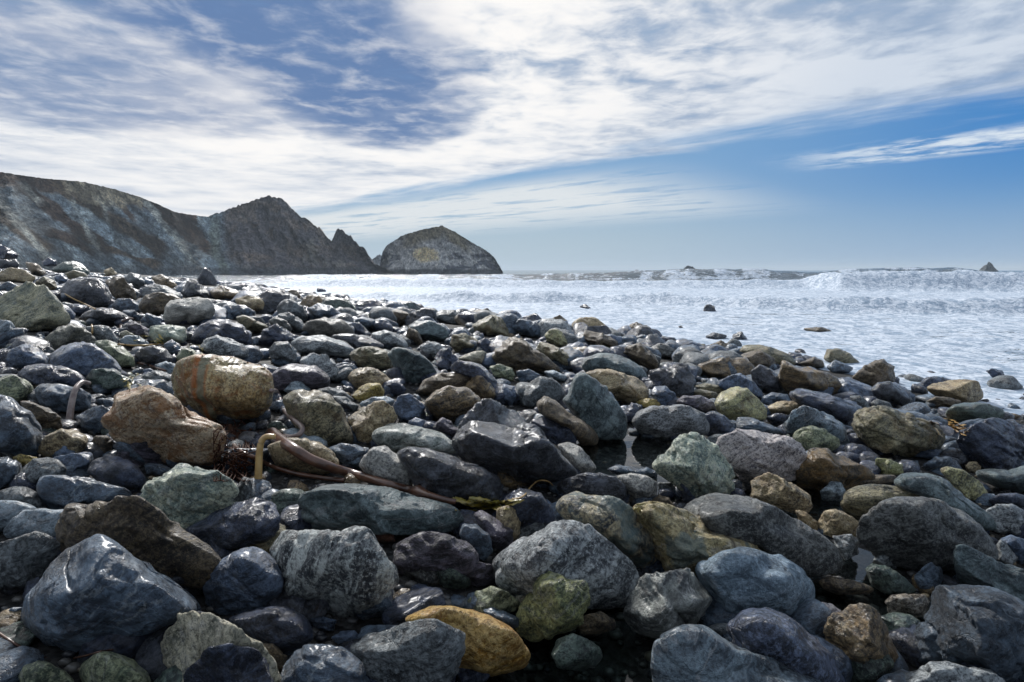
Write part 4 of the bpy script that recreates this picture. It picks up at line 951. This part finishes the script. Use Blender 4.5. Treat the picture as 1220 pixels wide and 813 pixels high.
def try_fill(u, v, s, lim_occ=.16, lim_vis=.12):
    D = hit(u, v, -.25)
    if D is None or D > 70: return False
    P = EYE + raydir(u, v) * D
    if ground0(P[0], P[1]) < -.10: return False
    if not free(P[0], P[1], s): return False
    return fill_at(P, u, v, D, s, .07 if v > 480 else .14, lim_vis)
def fill_at(P, u, v, D, s, lim_occ, lim_vis):
    for (cx, cy, rx, ry, pz) in _pools:
        if ((P[0] - cx) / (rx * 1.15 + s)) ** 2 + ((P[1] - cy) / (ry * 1.15 + s)) ** 2 < 1: return False
    r = s * FPX / D * 1.1
    x0, x1 = int((u - r - OX) / 2), int((u + r - OX) / 2) + 1; y0, y1 = int((v - 1.3 * r - OY) / 2), int((v - OY) / 2) + 1
    if x0 >= 0 and y0 >= 0 and x1 <= Wd and y1 <= Hd:
        w = zb[y0:y1, x0:x1]
        if w.size:
            occ = (np.isfinite(w) & (w > D + .05)).mean(); vis = (w > D).mean()
            if occ > lim_occ: return False
            if vis < lim_vis and rs.rand() > .15: return False
    cell.setdefault((int(P[0] // .6), int(P[1] // .6)), []).append((P[0], P[1], s))
    fills.append((P, s, D, u, v)); return True
def far_fill(X, Y, s):
    z = float(ground0(X, Y))
    if (z < .05 + .35 * s and rs.rand() > .035) or z < -.22 or not free(X, Y, s): return False
    P = np.array([X, Y, max(z, -.06)]); u, v, D = proj(P)
    if u < -900 or u > 1900: return False
    return fill_at(P, float(u), float(v), float(D), s, .20, .06)
for smin, smax, cnt, y0, y1 in ((.36, .56, 1600, 15, 75), (.25, .38, 6000, 9, 60), (.15, .24, 6000, 6.5, 34), (.10, .15, 4500, 5, 16), (.06, .10, 5000, 4, 11)):
    for _ in range(cnt):
        Y = y0 + (y1 - y0) * rs.rand() ** 1.7; X = rs.uniform(max(-1.1 * Y - 2 - (4 if rs.rand() < .3 else 0), -70), float(shoreX(Y)) + 2.6)
        far_fill(X, Y, rs.uniform(smin, smax))
for smin, smax, cnt in ((.10, .17, 4200), (.05, .10, 4200)):
    for _ in range(cnt):
        u = rs.uniform(-300, 1500); v = 400 + 560 * rs.rand() ** 1.1
        s = rs.uniform(smin, smax)
        if smin < .1 and v < 450: continue
        try_fill(u, v, s)
for _ in range(5200):
    X = rs.uniform(-8, 7.5); Y = rs.uniform(-4.5, 4.5); s = rs.uniform(.09, .26)
    z = float(ground0(X, Y)); P = np.array([X, Y, z])
    u, v, D = proj(P + np.array([0, s, s * 1.5]))
    if z < .1 or (D > .15 and v < 835 and -60 < u < 1280) or (abs(X) < .8 and abs(Y) < .8 and s > .16): continue
    if free(X, Y, s):
        cell.setdefault((int(X // .6), int(Y // .6)), []).append((X, Y, s)); fills.append((P, s, 3.0, -999.0, 999.0))
PROTO2 = []
for k in range(14):
    V, F = unit_rock(2, 900 + k, k % 3 == 0); PROTO2.append((V * np.array([1, .85, .68]), F))
def fill_geom(s, k, rot, sub=None, low=False):
    V, F = (PROTO2 if low else PROTO)[k % 14] if sub is None else sub
    cz, sz = math.cos(rot), math.sin(rot); cx_, sx_ = math.cos(.35 * math.sin(rot * 3)), math.sin(.35 * math.sin(rot * 3))
    Vx = V[:, 0] * cz - V[:, 1] * sz; Vy = V[:, 0] * sz + V[:, 1] * cz; Vz = V[:, 2]
    return np.stack([Vx, Vy * cx_ - Vz * sx_, Vy * sx_ + Vz * cx_], -1) * s, F
fills.sort(key=lambda f: -f[1] / f[2] * (1 if (-5 < f[3] < 1225 and f[4] < 815) else .001))
def visible(f):
    P, s, D, u, v = f; r = s * FPX / D
    if not (0 < u < 1220 and v < 812): return 0
    x0, x1 = int((u - r - OX) / 2), int((u + r - OX) / 2) + 1; y0, y1 = int((v - 1.2 * r - OY) / 2), int((v - OY) / 2) + 1
    w = zb[max(0, y0):y1, max(0, x0):x1]; return (w > D).mean() if w.size else 0
N_IND = max(0, 292 - len(rocks) + 10)
ind = [f for f in fills if visible(f) > .55][:N_IND]; ids = set(id(f) for f in ind)
hp = {}
for f in ind:
    P, s, D, u, v = f; k = rs.randint(1000); pal = small_pal[rs.randint(len(small_pal))]
    if k % 8 not in hp: hp[k % 8] = unit_rock(5, 700 + k % 8, (k % 8) % 3 == 0)
    V, F = fill_geom(s, k, rs.rand() * 6.28, hp[k % 8])
    V = V * np.array([1, .9, .72])
    Nn = V / (np.linalg.norm(V, axis=1)[:, None] + 1e-6)
    V = add_detail(V.astype(np.float32), Nn.astype(np.float32), k % 97, s, True, R(20), 1.0)
    o = mesh_obj('rock', V, F, RM(pal), loc=(P[0], P[1], max(ground0(P[0], P[1]), -.1) + s * .42)); o['band'] = float(rs.rand() * 3)
    r = s * FPX / D
    built.append(dict(pal=pal, rounded=True, noun='-', lab='-', c=(u, v - .6 * r), px=1.6 * r, o=o, D=D, fill=True))
# all the others: small stones nobody would count, joined into one
Vs, Fs, Mi, off = [], [], [], 0; pals = sorted(set(small_pal + wet_pal))
for f in fills:
    if id(f) in ids: continue
    P, s, D, u, v = f; k = rs.randint(1000); V, F = fill_geom(s, k, rs.rand() * 6.28, low=s / D * FPX < 11 or s < .09 or v > 900)
    V = V * (1 + .12 * fbm(V / s * 1.9 + k, 2))[:, None]
    V = V + np.array([P[0], P[1], max(ground0(P[0], P[1]), -.1) + s * (.40 if s > .14 else .3)])
    Vs.append(V); Fs.append(F + off); off += len(V); Mi.append(np.full(len(F), pals.index((wet_pal if s < .11 and rs.rand() < .8 else small_pal)[rs.randint(8)]), np.int32))
o = mesh_obj('cobbles', np.concatenate(Vs), np.concatenate(Fs), [RM(p) for p in pals]); o['band'] = .4; tag(o, kind='stuff')
o.data.polygons.foreach_set('material_index', np.concatenate(Mi))
# gravel between the near stones
Vs, Fs, off = [], [], 0; V1, F1 = ico(1)
for _ in range(4200):
    Y = 1.6 + 8 * rs.rand() ** 1.6; X = Y * rs.uniform(-1.1, 1.05)
    s = rs.uniform(.012, .04)
    V = V1 * s * np.array([1, rs.uniform(.6, 1), rs.uniform(.4, .8)]) * (1 + .15 * perlin(V1 * 2 + rs.rand() * 90))[:, None]
    Vs.append(V + np.array([X, Y, 0])); Fs.append(F1 + off); off += len(V)
cen = np.array([v.mean(0) for v in Vs]); gz = ground(cen[:, 0], cen[:, 1])
V = np.concatenate(Vs); V[:, 2] += np.repeat(gz, len(V1)) + .008
def _pm(t):
    p = t.node('ShaderNodeNewGeometry'); rr = p.outputs['Random Per Island']
    c = t.mix(t.ss(rr, .1, .9), (.022, .024, .030), (.12, .115, .105)); c = t.mix(t.ss(rr, .93, .97), c, (.26, .20, .12))
    return t.node('ShaderNodeBsdfPrincipled', {'Base Color': c, 'Roughness': .35}).outputs[0]
PEB = simple_mat('pebbles', _pm)
g = mesh_obj('gravel', V, np.concatenate(Fs), PEB); tag(g, kind='stuff')

# ------------------------------------------------------------------ tide pools
def _wm(t):
    p = t.node('ShaderNodeNewGeometry').outputs['Position']
    b = t.node('ShaderNodeBump', {'Height': t.noise(p, 9, 2), 'Strength': .06, 'Distance': .01}).outputs[0]
    fr = t.node('ShaderNodeFresnel', {'IOR': 1.36, 'Normal': b}).outputs[0]
    gl = t.node('ShaderNodeBsdfGlossy', {'Color': (1, 1, 1, 1), 'Roughness': .01, 'Normal': b}).outputs[0]
    tr = t.node('ShaderNodeBsdfTransparent', {'Color': (.72, .80, .78, 1)}).outputs[0]
    return t.node('ShaderNodeMixShader', {0: t.m('MULTIPLY', fr, 1.15, clamp=True), 1: tr, 2: gl}).outputs[0]
WM = simple_mat('pool_water', _wm)
for (cx, cy, rx, ry, pz) in _pools:
    a = np.linspace(0, 2 * math.pi, 49)[:-1]
    rr = 1.5 + .1 * np.sin(3 * a)
    V = np.stack([cx + rx * rr * np.cos(a), cy + ry * rr * np.sin(a), 0 * a + pz - .004], -1)
    V = np.concatenate([V, [[cx, cy, pz - .004]]])
    o = mesh_obj('pool_water', V, [(i, (i + 1) % 48, 48) for i in range(48)], WM); tag(o, kind='structure')

# ------------------------------------------------------------------ rocks standing in the sea
SEA_ROCKS = [
 ('lone flat dark rock awash in the surf, farthest left of the surf rocks', 'bk', [(690, 366), (697, 363), (710, 366.5), (700, 369)]),
 ('low brown rock awash at the water near the end of the boulder beach', 'br', [(656, 380), (667, 376.5), (682, 382), (670, 384)]),
 ('wide dark brown surf rock with a ragged top', 'br', [(741, 392), (750, 388), (758, 385.5), (766, 388), (774, 391), (762, 395), (748, 396)]),
 ('rounded black surf rock at the foot of the nearer breaker', 'bk', [(836, 369), (840, 365), (846, 363.5), (851, 366), (854, 369), (845, 372)]),
 ('long low dark rock in the foam left of the small humped one', 'bk', [(840, 401), (850, 397.5), (860, 399), (867, 401), (858, 405), (845, 405)]),
 ('small humped dark rock in the foam right of the long low one', 'bk', [(872, 401), (879, 398), (884, 397), (894, 403), (885, 406), (875, 405)]),
 ('thin flat brown rock ridge far out in the foam', 'br', [(956, 391.5), (968, 391), (980, 390.5), (997, 392.5), (982, 395), (962, 394)]),
 ('wave-washed glossy dark rock in the white foam near the right edge', 'nv', [(1088, 459), (1100, 453), (1112, 450.5), (1124, 451), (1135, 454), (1128, 462), (1100, 464)]),
 ('half-drowned dark rock close to the right edge of the sea', 'nv', [(1174, 444), (1182, 441), (1194, 444), (1203, 450), (1190, 453)]),
 ('flat olive rock at the waterline of the boulder beach', 'ol', [(813, 418), (822, 410), (840, 412), (843, 419), (835, 424), (818, 424)]),
 ('flat brown waterline rock right of the olive one', 'br', [(843, 413), (858, 408), (875, 412), (870, 418), (850, 418)]),
 ('tiny black rock tip poking from the foam', 'bk', [(808, 390), (812, 389), (816, 391), (811, 392)]),
 ('small dark rock in the surf below the headland', 'bk', [(326, 331), (331, 329), (341, 331), (340, 335), (328, 335)]),
]
for j, (lab, pal, poly) in enumerate(SEA_ROCKS):
    a = np.array(poly); vb = a[:, 1].max()
    cu = a[:, 0].mean(); d = raydir(cu, vb - 1.0); D = float((-0.02 - EYE[2]) / d[2])
    a[:, 1] = a[:, 1].max() - (a[:, 1].max() - a[:, 1]) * 1.15
    a[:, 1] = np.where(a[:, 1] > a[:, 1].mean(), a[:, 1].max() + .35 * np.ptp(a[:, 1]), a[:, 1])
    P, F, C, cc = fit_rock(5, 400 + j, False, a, .2, D, 1.1)
    o = mesh_obj('surf_rock', P, F, RM(pal), loc=C); o['band'] = .2
    tag(o, lab, 'rock', 'rocks standing in the surf')
for lab, poly, D in (('dark lumpy rock islet on the horizon near the middle of the sea', [(811, 325), (814, 320), (819, 316.5), (825, 317.5), (830, 321), (834, 325)], 420),
                     ('tiny pointed rock islet on the horizon near the right edge', [(1166, 323), (1171, 317), (1176, 315), (1177.5, 311.5), (1180, 313), (1184, 317), (1190, 323)], 520),
                     ('low dark reef on the horizon left of the lumpy islet', [(754, 325), (757, 321.5), (762, 322), (766, 325)], 420)):
    a = np.array(poly, float); a = np.concatenate([a, [[a[-1, 0], 329], [a[0, 0], 329]]])
    P, F, C, cc = fit_rock(5, int(D) + len(lab), False, a, .2, D, 1.0, .5)
    P *= 1.0; o = mesh_obj('rock_islet', P, F, CM, loc=C); attr(o, 'tint', np.tile(np.array([[.07, .075, .08]]), (len(P), 1)))
    tag(o, lab, 'rock islet')

# foam gathers round every rock that stands in the wash
ce = np.array([[o_.location.x, o_.location.y, max(o_.dimensions.x, o_.dimensions.y) * .5] for o_ in bpy.data.objects
               if o_.name.split('.')[0] in ('boulder', 'rock', 'surf_rock') and o_.location.x > float(shoreX(o_.location.y)) - 1.6 and o_.location.y < 70])
n_ = len(sea.data.vertices); co_ = np.empty(n_ * 3, np.float32); sea.data.vertices.foreach_get('co', co_); co_ = co_.reshape(-1, 3)
fo_ = np.empty(n_, np.float32); sea.data.attributes['foam'].data.foreach_get('value', fo_)
for x_, y_, r_ in ce:
    m_ = (np.abs(co_[:, 0] - x_) < r_ + 1.2) & (np.abs(co_[:, 1] - y_) < r_ + 1.6)
    d_ = np.hypot(co_[m_, 0] - x_, (co_[m_, 1] - y_) * .8) - r_
    fo_[m_] += .30 * np.exp(-(np.maximum(d_, 0) / .45) ** 2)
sea.data.attributes['foam'].data.foreach_set('value', fo_)

# ------------------------------------------------------------------ kelp
dg = bpy.context.evaluated_depsgraph_get()
Vs, Fs, off = [], [], 0
for r in built:
    me = r['o'].data; n = len(me.vertices); v = np.empty(n * 3, np.float32); me.vertices.foreach_get('co', v); v = v.reshape(-1, 3) + np.array(r['o'].location, np.float32)
    f = np.empty(len(me.polygons) * 3, np.int32); me.polygons.foreach_get('vertices', f)
    if v[:, 1].mean() < 14: Vs.append(v); Fs.append(f.reshape(-1, 3) + off); off += n
vv = np.concatenate(Vs); ff = np.concatenate(Fs)
bvh = BVHTree.FromPolygons(vv.tolist(), ff.tolist())
def cast(u, v):
    d = raydir(u, v); dn = Vector(d).normalized()
    h = bvh.ray_cast(Vector(EYE), dn)
    dg_ = hit(u, v) or 30
    if h[0] is None: return dg_
    t = (h[0] - Vector(EYE)).length / Vector(d).length
    return min(t, dg_)
def kelp_mat(name, ca, cb, ro):
    def fn(t):
        p = t.node('ShaderNodeTexCoord').outputs['Object']
        n = t.noise(p, 14, 5, .6)
        b = t.node('ShaderNodeBump', {'Height': t.noise(p, 60, 3), 'Strength': .3, 'Distance': .004}).outputs[0]
        return t.node('ShaderNodeBsdfPrincipled', {'Base Color': t.mix(t.ss(n, .35, .65), ca, cb), 'Roughness': ro, 'Normal': b, 'Coat Weight': .4, 'Coat Roughness': .2}).outputs[0]
    return simple_mat(name, fn)
K_BR = kelp_mat('kelp_brown', (.060, .026, .015), (.13, .060, .036), .30)
K_HF = simple_mat('kelp_root', lambda t: t.node('ShaderNodeBsdfPrincipled', {'Base Color': (.045, .016, .008, 1), 'Roughness': .8, 'Specular IOR Level': .15}).outputs[0])
K_RD = kelp_mat('kelp_red', (.06, .022, .012), (.11, .045, .020), .5)
K_BE = kelp_mat('kelp_beige', (.50, .33, .13), (.36, .22, .08), .36)
K_PA = kelp_mat('kelp_pale', (.22, .17, .15), (.11, .07, .06), .32)
K_YG = kelp_mat('kelp_yellow_green', (.15, .13, .018), (.27, .20, .03), .35)
def smooth_line(pts, n):
    pts = np.asarray(pts, float)
    t = np.arange(len(pts)); tt = np.linspace(0, len(pts) - 1, n)
    P = np.vstack([2 * pts[0] - pts[1], pts, 2 * pts[-1] - pts[-2]]); out = []
    for x in tt:
        i = min(int(x), len(pts) - 2); f = x - i; a, b, c, d = P[i], P[i + 1], P[i + 2], P[i + 3]
        out.append(.5 * (2 * b + (c - a) * f + (2 * a - 5 * b + 4 * c - d) * f * f + (3 * b - a - 3 * c + d) * f ** 3))
    return np.array(out)
def tube(pts, rad, sides=10):
    pts = np.asarray(pts, float); n = len(pts)
    T = np.gradient(pts, axis=0); T /= np.linalg.norm(T, axis=1)[:, None] + 1e-9
    up = np.array([.3, .2, 1.0]); V = []
    for i in range(n):
        a = np.cross(T[i], up); a /= np.linalg.norm(a) + 1e-9; b = np.cross(a, T[i])
        th = np.linspace(0, 2 * math.pi, sides + 1)[:-1]
        V.append(pts[i] + rad[i] * (np.cos(th)[:, None] * a + np.sin(th)[:, None] * b))
    V = np.concatenate(V)
    F = [(i * sides + j, i * sides + (j + 1) % sides, (i + 1) * sides + (j + 1) % sides, (i + 1) * sides + j) for i in range(n - 1) for j in range(sides)]
    F.append(tuple(range(sides))[::-1]); F.append(tuple((n - 1) * sides + j for j in range(sides)))
    return V, F
def kelp_line(px, n=None, lift=.6, r0=3.0, r1=3.0, depth=None, stiff=0.0, flat=False):
    """drape a strand over the rocks seen behind the given pixels"""
    n = n or max(14, len(px) * 7)
    L = smooth_line(px, n); D = np.array([cast(u, v) for u, v in L]) if depth is None else np.interp(np.linspace(0, 1, n), np.linspace(0, 1, len(depth)), depth)
    for _ in range(4 + int(stiff * 30)): D = np.minimum(D, np.concatenate([[D[0]], (D[:-2] + D[1:-1] + D[2:]) / 3, [D[-1]]])) if stiff == 0 else np.concatenate([[D[0]], (D[:-2] + D[1:-1] + D[2:]) / 3, [D[-1]]])
    if flat: D = np.full(n, D.min())
    rad = np.linspace(r0, r1, n) * D / FPX
    if depth is None: D = D - rad * lift * 1.5 - (.10 * min(1, stiff * 3) if stiff else 0)
    return EYE + raydir(L[:, 0], L[:, 1]) * D[:, None], rad
X1 = lambda L, ox, oy: [(ox + a / 4, oy + b / 4) for a, b in L]
def kelp_obj(name, P, rad, mat, lab, sides=10, cat='kelp', group='kelp strands washed up among the boulders'):
    c = P[len(P) // 2]; V, F = tube(P - c, rad, sides)
    o = mesh_obj(name, V, F, mat, loc=c); tag(o, lab, cat, group); return o
# upright stalk on the tan stone
P, rad = kelp_line(X1([(325, 245), (328, 190), (336, 120), (344, 70), (356, 25), (372, -2), (395, -18), (425, -12)], 0, 460), 40, 0, 4.2, 2.6, depth=[4.62, 4.66, 4.72, 4.8, 4.9, 5.0])
kelp_obj('kelp_stalk', P, rad, K_PA, 'upright pale brown kelp stalk bending over at its top, standing on the tan stone')
# thick stalk with its knot
P, rad = kelp_line(X1([(76, 226), (110, 255), (180, 300), (250, 345), (330, 378), (400, 402), (480, 425), (560, 448), (650, 474), (730, 494), (800, 512), (860, 532), (910, 545), (950, 552)], 305, 460), 90, 1, 7.0, 3.2, stiff=.5)
kn = np.exp(-((np.linspace(0, 1, 90) - .745) / .022) ** 2); rad = rad * (1 + 1.0 * kn)
kelp_obj('kelp_stalk', P, rad, K_BR, 'thick dark brown kelp stalk with a round knot, lying across the rocks', 14)
P, rad = kelp_line(X1([(10, 518), (11, 450), (13, 380), (17, 310), (28, 262), (50, 242), (90, 242)], 305, 460), 40, 1, 4.6, 3.2, flat=True)
kelp_obj('kelp_stalk', P, rad, K_BE, 'beige kelp stalk arching over and hanging straight down beside the thick stalk', 12)
P, rad = kelp_line(X1([(72, 22), (95, 25), (112, 55), (122, 90), (142, 125), (172, 155), (205, 180), (222, 205), (205, 232), (170, 244), (135, 240)], 305, 460), 60, 1, 2.6, 3.2, stiff=.2)
kelp_obj('kelp_stalk', P, rad, K_PA, 'pale looping kelp stalk curling beside the round rust-streaked boulder', 10)
P, rad = kelp_line(X1([(-125, 190), (-118, 240), (-100, 290), (-60, 320), (0, 345), (50, 372), (100, 392), (180, 415), (260, 430), (340, 442), (420, 450)], 305, 460), 70, 1, 2.6, 2.6, stiff=.3)
kelp_obj('kelp_stalk', P, rad, K_BR, 'thinner brown kelp stalk running below the thick one', 10)
P, rad = kelp_line(X1([(-10, 575), (50, 615), (100, 645), (150, 675), (190, 692), (250, 702), (300, 704), (350, 698), (420, 682), (480, 665), (540, 656)], 0, 610), 70, 1, 1.5, 1.0)
kelp_obj('kelp_strand', P, rad, K_RD, 'thin red-brown kelp strand under the largest faceted slate boulder', 8)
P, rad = kelp_line(X1([(-10, 790), (50, 755), (100, 728), (150, 704), (200, 690)], 0, 610), 30, 1, 1.5, 1.2)
kelp_obj('kelp_strand', P, rad, K_RD, 'short red-brown kelp strand crossing the lower left corner', 8)
P, rad = kelp_line(X1([(0, 540), (40, 532), (68, 512), (90, 480), (120, 455), (150, 450), (180, 460), (200, 482)], 610, 460), 40, 1, 1.0, .8, stiff=.3)
kelp_obj('kelp_strand', P, rad, K_BE, 'thin orange kelp strand arching above the glossy navy boulder', 8)
P, rad = kelp_line(X1([(575, 415), (578, 385), (592, 368), (612, 358), (632, 360)], 0, 290), 26, 1, 1.9, 1.4, stiff=.3)
kelp_obj('kelp_stalk', P, rad, K_PA, 'short curved kelp stalk standing below the low black boulder in the upper left', 8)
P, rad = kelp_line(X1([(565, 482), (630, 487), (700, 486), (780, 480)], 0, 290), 26, 1, 1.3, 1.3)
kelp_obj('kelp_strand', P, rad, K_BE, 'straight horizontal kelp strand above the black round stone', 8)
P, rad = kelp_line(X1([(310, 242), (350, 265), (400, 288), (455, 314)], 0, 290), 26, 1, .9, .9)
kelp_obj('kelp_strand', P, rad, K_BE, 'thin straight kelp stick in front of the big dark boulder in the upper left', 8)
P, rad = kelp_line(X1([(650, 570), (690, 578), (740, 592), (790, 608)], 0, 290), 26, 1, 2.0, 1.5)
kelp_obj('kelp_stalk', P, rad, K_BR, 'dark kelp stalk pointing right from the greenish kelp leaf', 8)
P, rad = kelp_line(X1([(1052, 342), (1080, 310), (1105, 285), (1128, 268)], 0, 290), 26, 1, 2.2, 1.2)
kelp_obj('kelp_stalk', P, rad, K_BR, 'dark kelp stalk leaning right beside the white blocky boulder', 8)
P, rad = kelp_line(X1([(438, 435), (440, 410), (437, 385)], 0, 290), 16, 1, 1.2, .8)
kelp_obj('kelp_stalk', P, rad, K_BE, 'tiny upright kelp stub behind the blue humped boulder', 8)
# tangled holdfast between the two rusty boulders
Vs, Fs, off = [], [], 0; hr = np.random.RandomState(3)
for k in range(95):
    x0, y0 = hr.uniform(1040, 1200), hr.uniform(190, 430); a = hr.uniform(.6, 2.4) if hr.rand() < .6 else hr.uniform(0, 6.28); pts = [(x0, y0)]
    for s in range(5):
        a += hr.uniform(-.7, .7); x0 += math.cos(a) * 26; y0 += math.sin(a) * 26; pts.append((min(max(x0, 1020), 1240), min(max(y0, 160), 450)))
    P, rad = kelp_line(X1(pts, 0, 460), 14, 1, .8, .4, stiff=.1); P = P - raydir(280, 540) * hr.uniform(0, .10)
    V, F = tube(P, rad, 5); Vs.append(V); Fs += [tuple(i + off for i in f) for f in F]; off += len(V)
V = np.concatenate(Vs); c = V.mean(0)
o = mesh_obj('kelp_holdfast', V - c, Fs, K_HF, loc=c); tag(o, 'tangled reddish kelp roots between the rusty flat boulder and the round one', 'kelp')
def leaves(px, n, size, lab, mat=None, spread=(0, 6.28)):
    """a clump of ribbon-like blades"""
    Vs, Fs, off = [], [], 0; rs_ = np.random.RandomState(int(px[0] * 7))
    for k in range(n):
        u, v = px[0] + rs_.uniform(-px[2], px[2]), px[1] + rs_.uniform(-px[3], px[3])
        a = rs_.uniform(*spread); pts = [(u, v)]
        for s in range(4): a += rs_.uniform(-.35, .35); pts.append((pts[-1][0] + math.cos(a) * size / 4, pts[-1][1] + math.sin(a) * size / 4 * .6))
        P, rad = kelp_line(pts, 12, 1, 1.0, 1.0, stiff=.1)
        w = (size * .085 * np.sin(np.linspace(.25, math.pi - .08, 12)) + .3) * rad[0]
        T = np.gradient(P, axis=0); sd = np.cross(T, (0, -.5, 1)); sd /= np.linalg.norm(sd, axis=1)[:, None]
        P = P - raydir(u, v) * .01 * rs_.uniform(1, 4)
        wob = np.sin(np.arange(12) * 1.7 + k)[:, None] * w[:, None] * .35 * np.array([0, -.5, 1])
        th = np.array([0, .0, .0025]); L = P + sd * w[:, None] + wob; Rr = P - sd * w[:, None] - wob; m = P + np.array([0, -.003, .004])
        V = np.concatenate([L, m, Rr, L - th, m - th, Rr - th]); q = 12
        for i in range(11):
            for (a0, b0) in ((0, 1), (1, 2)):
                Fs.append((off + a0 * q + i, off + b0 * q + i, off + b0 * q + i + 1, off + a0 * q + i + 1)); Fs.append((off + (a0 + 3) * q + i, off + (a0 + 3) * q + i + 1, off + (b0 + 3) * q + i + 1, off + (b0 + 3) * q + i))
        Vs.append(V); off += len(V)
    V = np.concatenate(Vs); c = V.mean(0)
    o = mesh_obj('kelp_clump', V - c, Fs, mat or K_YG, loc=c); tag(o, lab, 'kelp', 'kelp leaves washed up among the boulders')
leaves((560, 600, 22, 8), 16, 26, 'yellow-green kelp blades at the right end of the long green slate', spread=(-.2, .9))
leaves((592, 602, 18, 6), 8, 24, 'thin olive kelp blades stretched right of the yellow-green clump', spread=(-.1, .5))
leaves((158, 447, 7, 9), 9, 16, 'yellow-brown kelp leaf clump left of the black round stone', spread=(.6, 2.4))
leaves((228, 415, 9, 5), 7, 16, 'greenish-yellow kelp leaf just above the round rust-streaked boulder', spread=(.2, 1.0))
leaves((180, 402, 9, 5), 7, 13, 'golden kelp scraps left against the pale green block', spread=(0, 3))
leaves((759, 603, 5, 3), 5, 9, 'small golden kelp scrap between the diagonal boulder and the ochre one', spread=(0, 3))
leaves((1120, 506, 16, 8), 22, 22, 'brown and gold kelp pile behind the big lumpy shore boulder', mat=K_BE, spread=(.2, 1.0))

# ------------------------------------------------------------------ names for every stone
LM = [r for r in built if r['noun'] != '-']
labs = set()
def size_word(p): return 'large' if p > 60 else 'medium' if p > 32 else 'small' if p > 16 else 'tiny'
def direction(r, m):
    dx, dy = r['c'][0] - m['c'][0], r['c'][1] - m['c'][1]
    if abs(dx) > abs(dy) * 1.1: return 'right of' if dx > 0 else 'left of'
    return 'in front of' if dy > 0 else 'behind'
for r in sorted(built, key=lambda r: -r['px']):
    o = r['o']
    if r['lab'] != '-': lab = r['lab']
    else:
        w = PAL[r['pal']][8]; sh = ('rounded' if r['rounded'] else 'angular')
        ms = sorted(LM, key=lambda m: math.hypot((r['c'][0] - m['c'][0]), (r['c'][1] - m['c'][1]) * 1.3) - .3 * m['px'])[:7]
        cand = []
        for m in ms: cand.append(f"{size_word(r['px'])} {w} {sh} stone {direction(r, m)} the {m['noun']}")
        for i_, m in enumerate(ms[:5]):
            for m2 in ms[i_ + 1:6]: cand.append(f"{size_word(r['px'])} {w} stone {direction(r, m)} the {m['noun']} and {direction(r, m2)} the {m2['noun']}")
        lab = next((c for c in cand if c not in labs and len(c.split()) <= 16), None)
        if lab is None: lab = cand[0]; 
    labs.add(lab)
    tag(o, lab, 'boulder' if r['px'] > 30 else 'rock', GROUP)
# ------------------------------------------------------------------ sea haze
_lo = np.array([1e9] * 3); _hi = -_lo
for o_ in bpy.data.objects:
    if o_.type == 'MESH':
        for cn in o_.bound_box:
            p_ = np.array(o_.location) + np.array(cn); _lo = np.minimum(_lo, p_); _hi = np.maximum(_hi, p_)
_lo = _lo - np.array([40, 40, 1.0]); _hi = np.array([_hi[0] + 40, _hi[1] + 40, max(_hi[2], EYE[2]) + 3])
V = [(x, y, z) for x in (_lo[0], _hi[0]) for y in (_lo[1], _hi[1]) for z in (_lo[2], _hi[2])]
hm = bpy.data.materials.new('sea_haze'); hm.use_nodes = True; t_ = NT(hm.node_tree); t_.n.clear()
pv_ = t_.node('ShaderNodeVolumePrincipled', {'Color': (.78, .90, 1.0, 1), 'Density': HAZE, 'Anisotropy': .1})
t_.l.new(pv_.outputs[0], t_.node('ShaderNodeOutputMaterial').inputs['Volume'])
hz_ = mesh_obj('haze', V, [(0, 1, 3, 2), (4, 6, 7, 5), (0, 4, 5, 1), (2, 3, 7, 6), (0, 2, 6, 4), (1, 5, 7, 3)], hm, smooth=False); tag(hz_, kind='stuff')
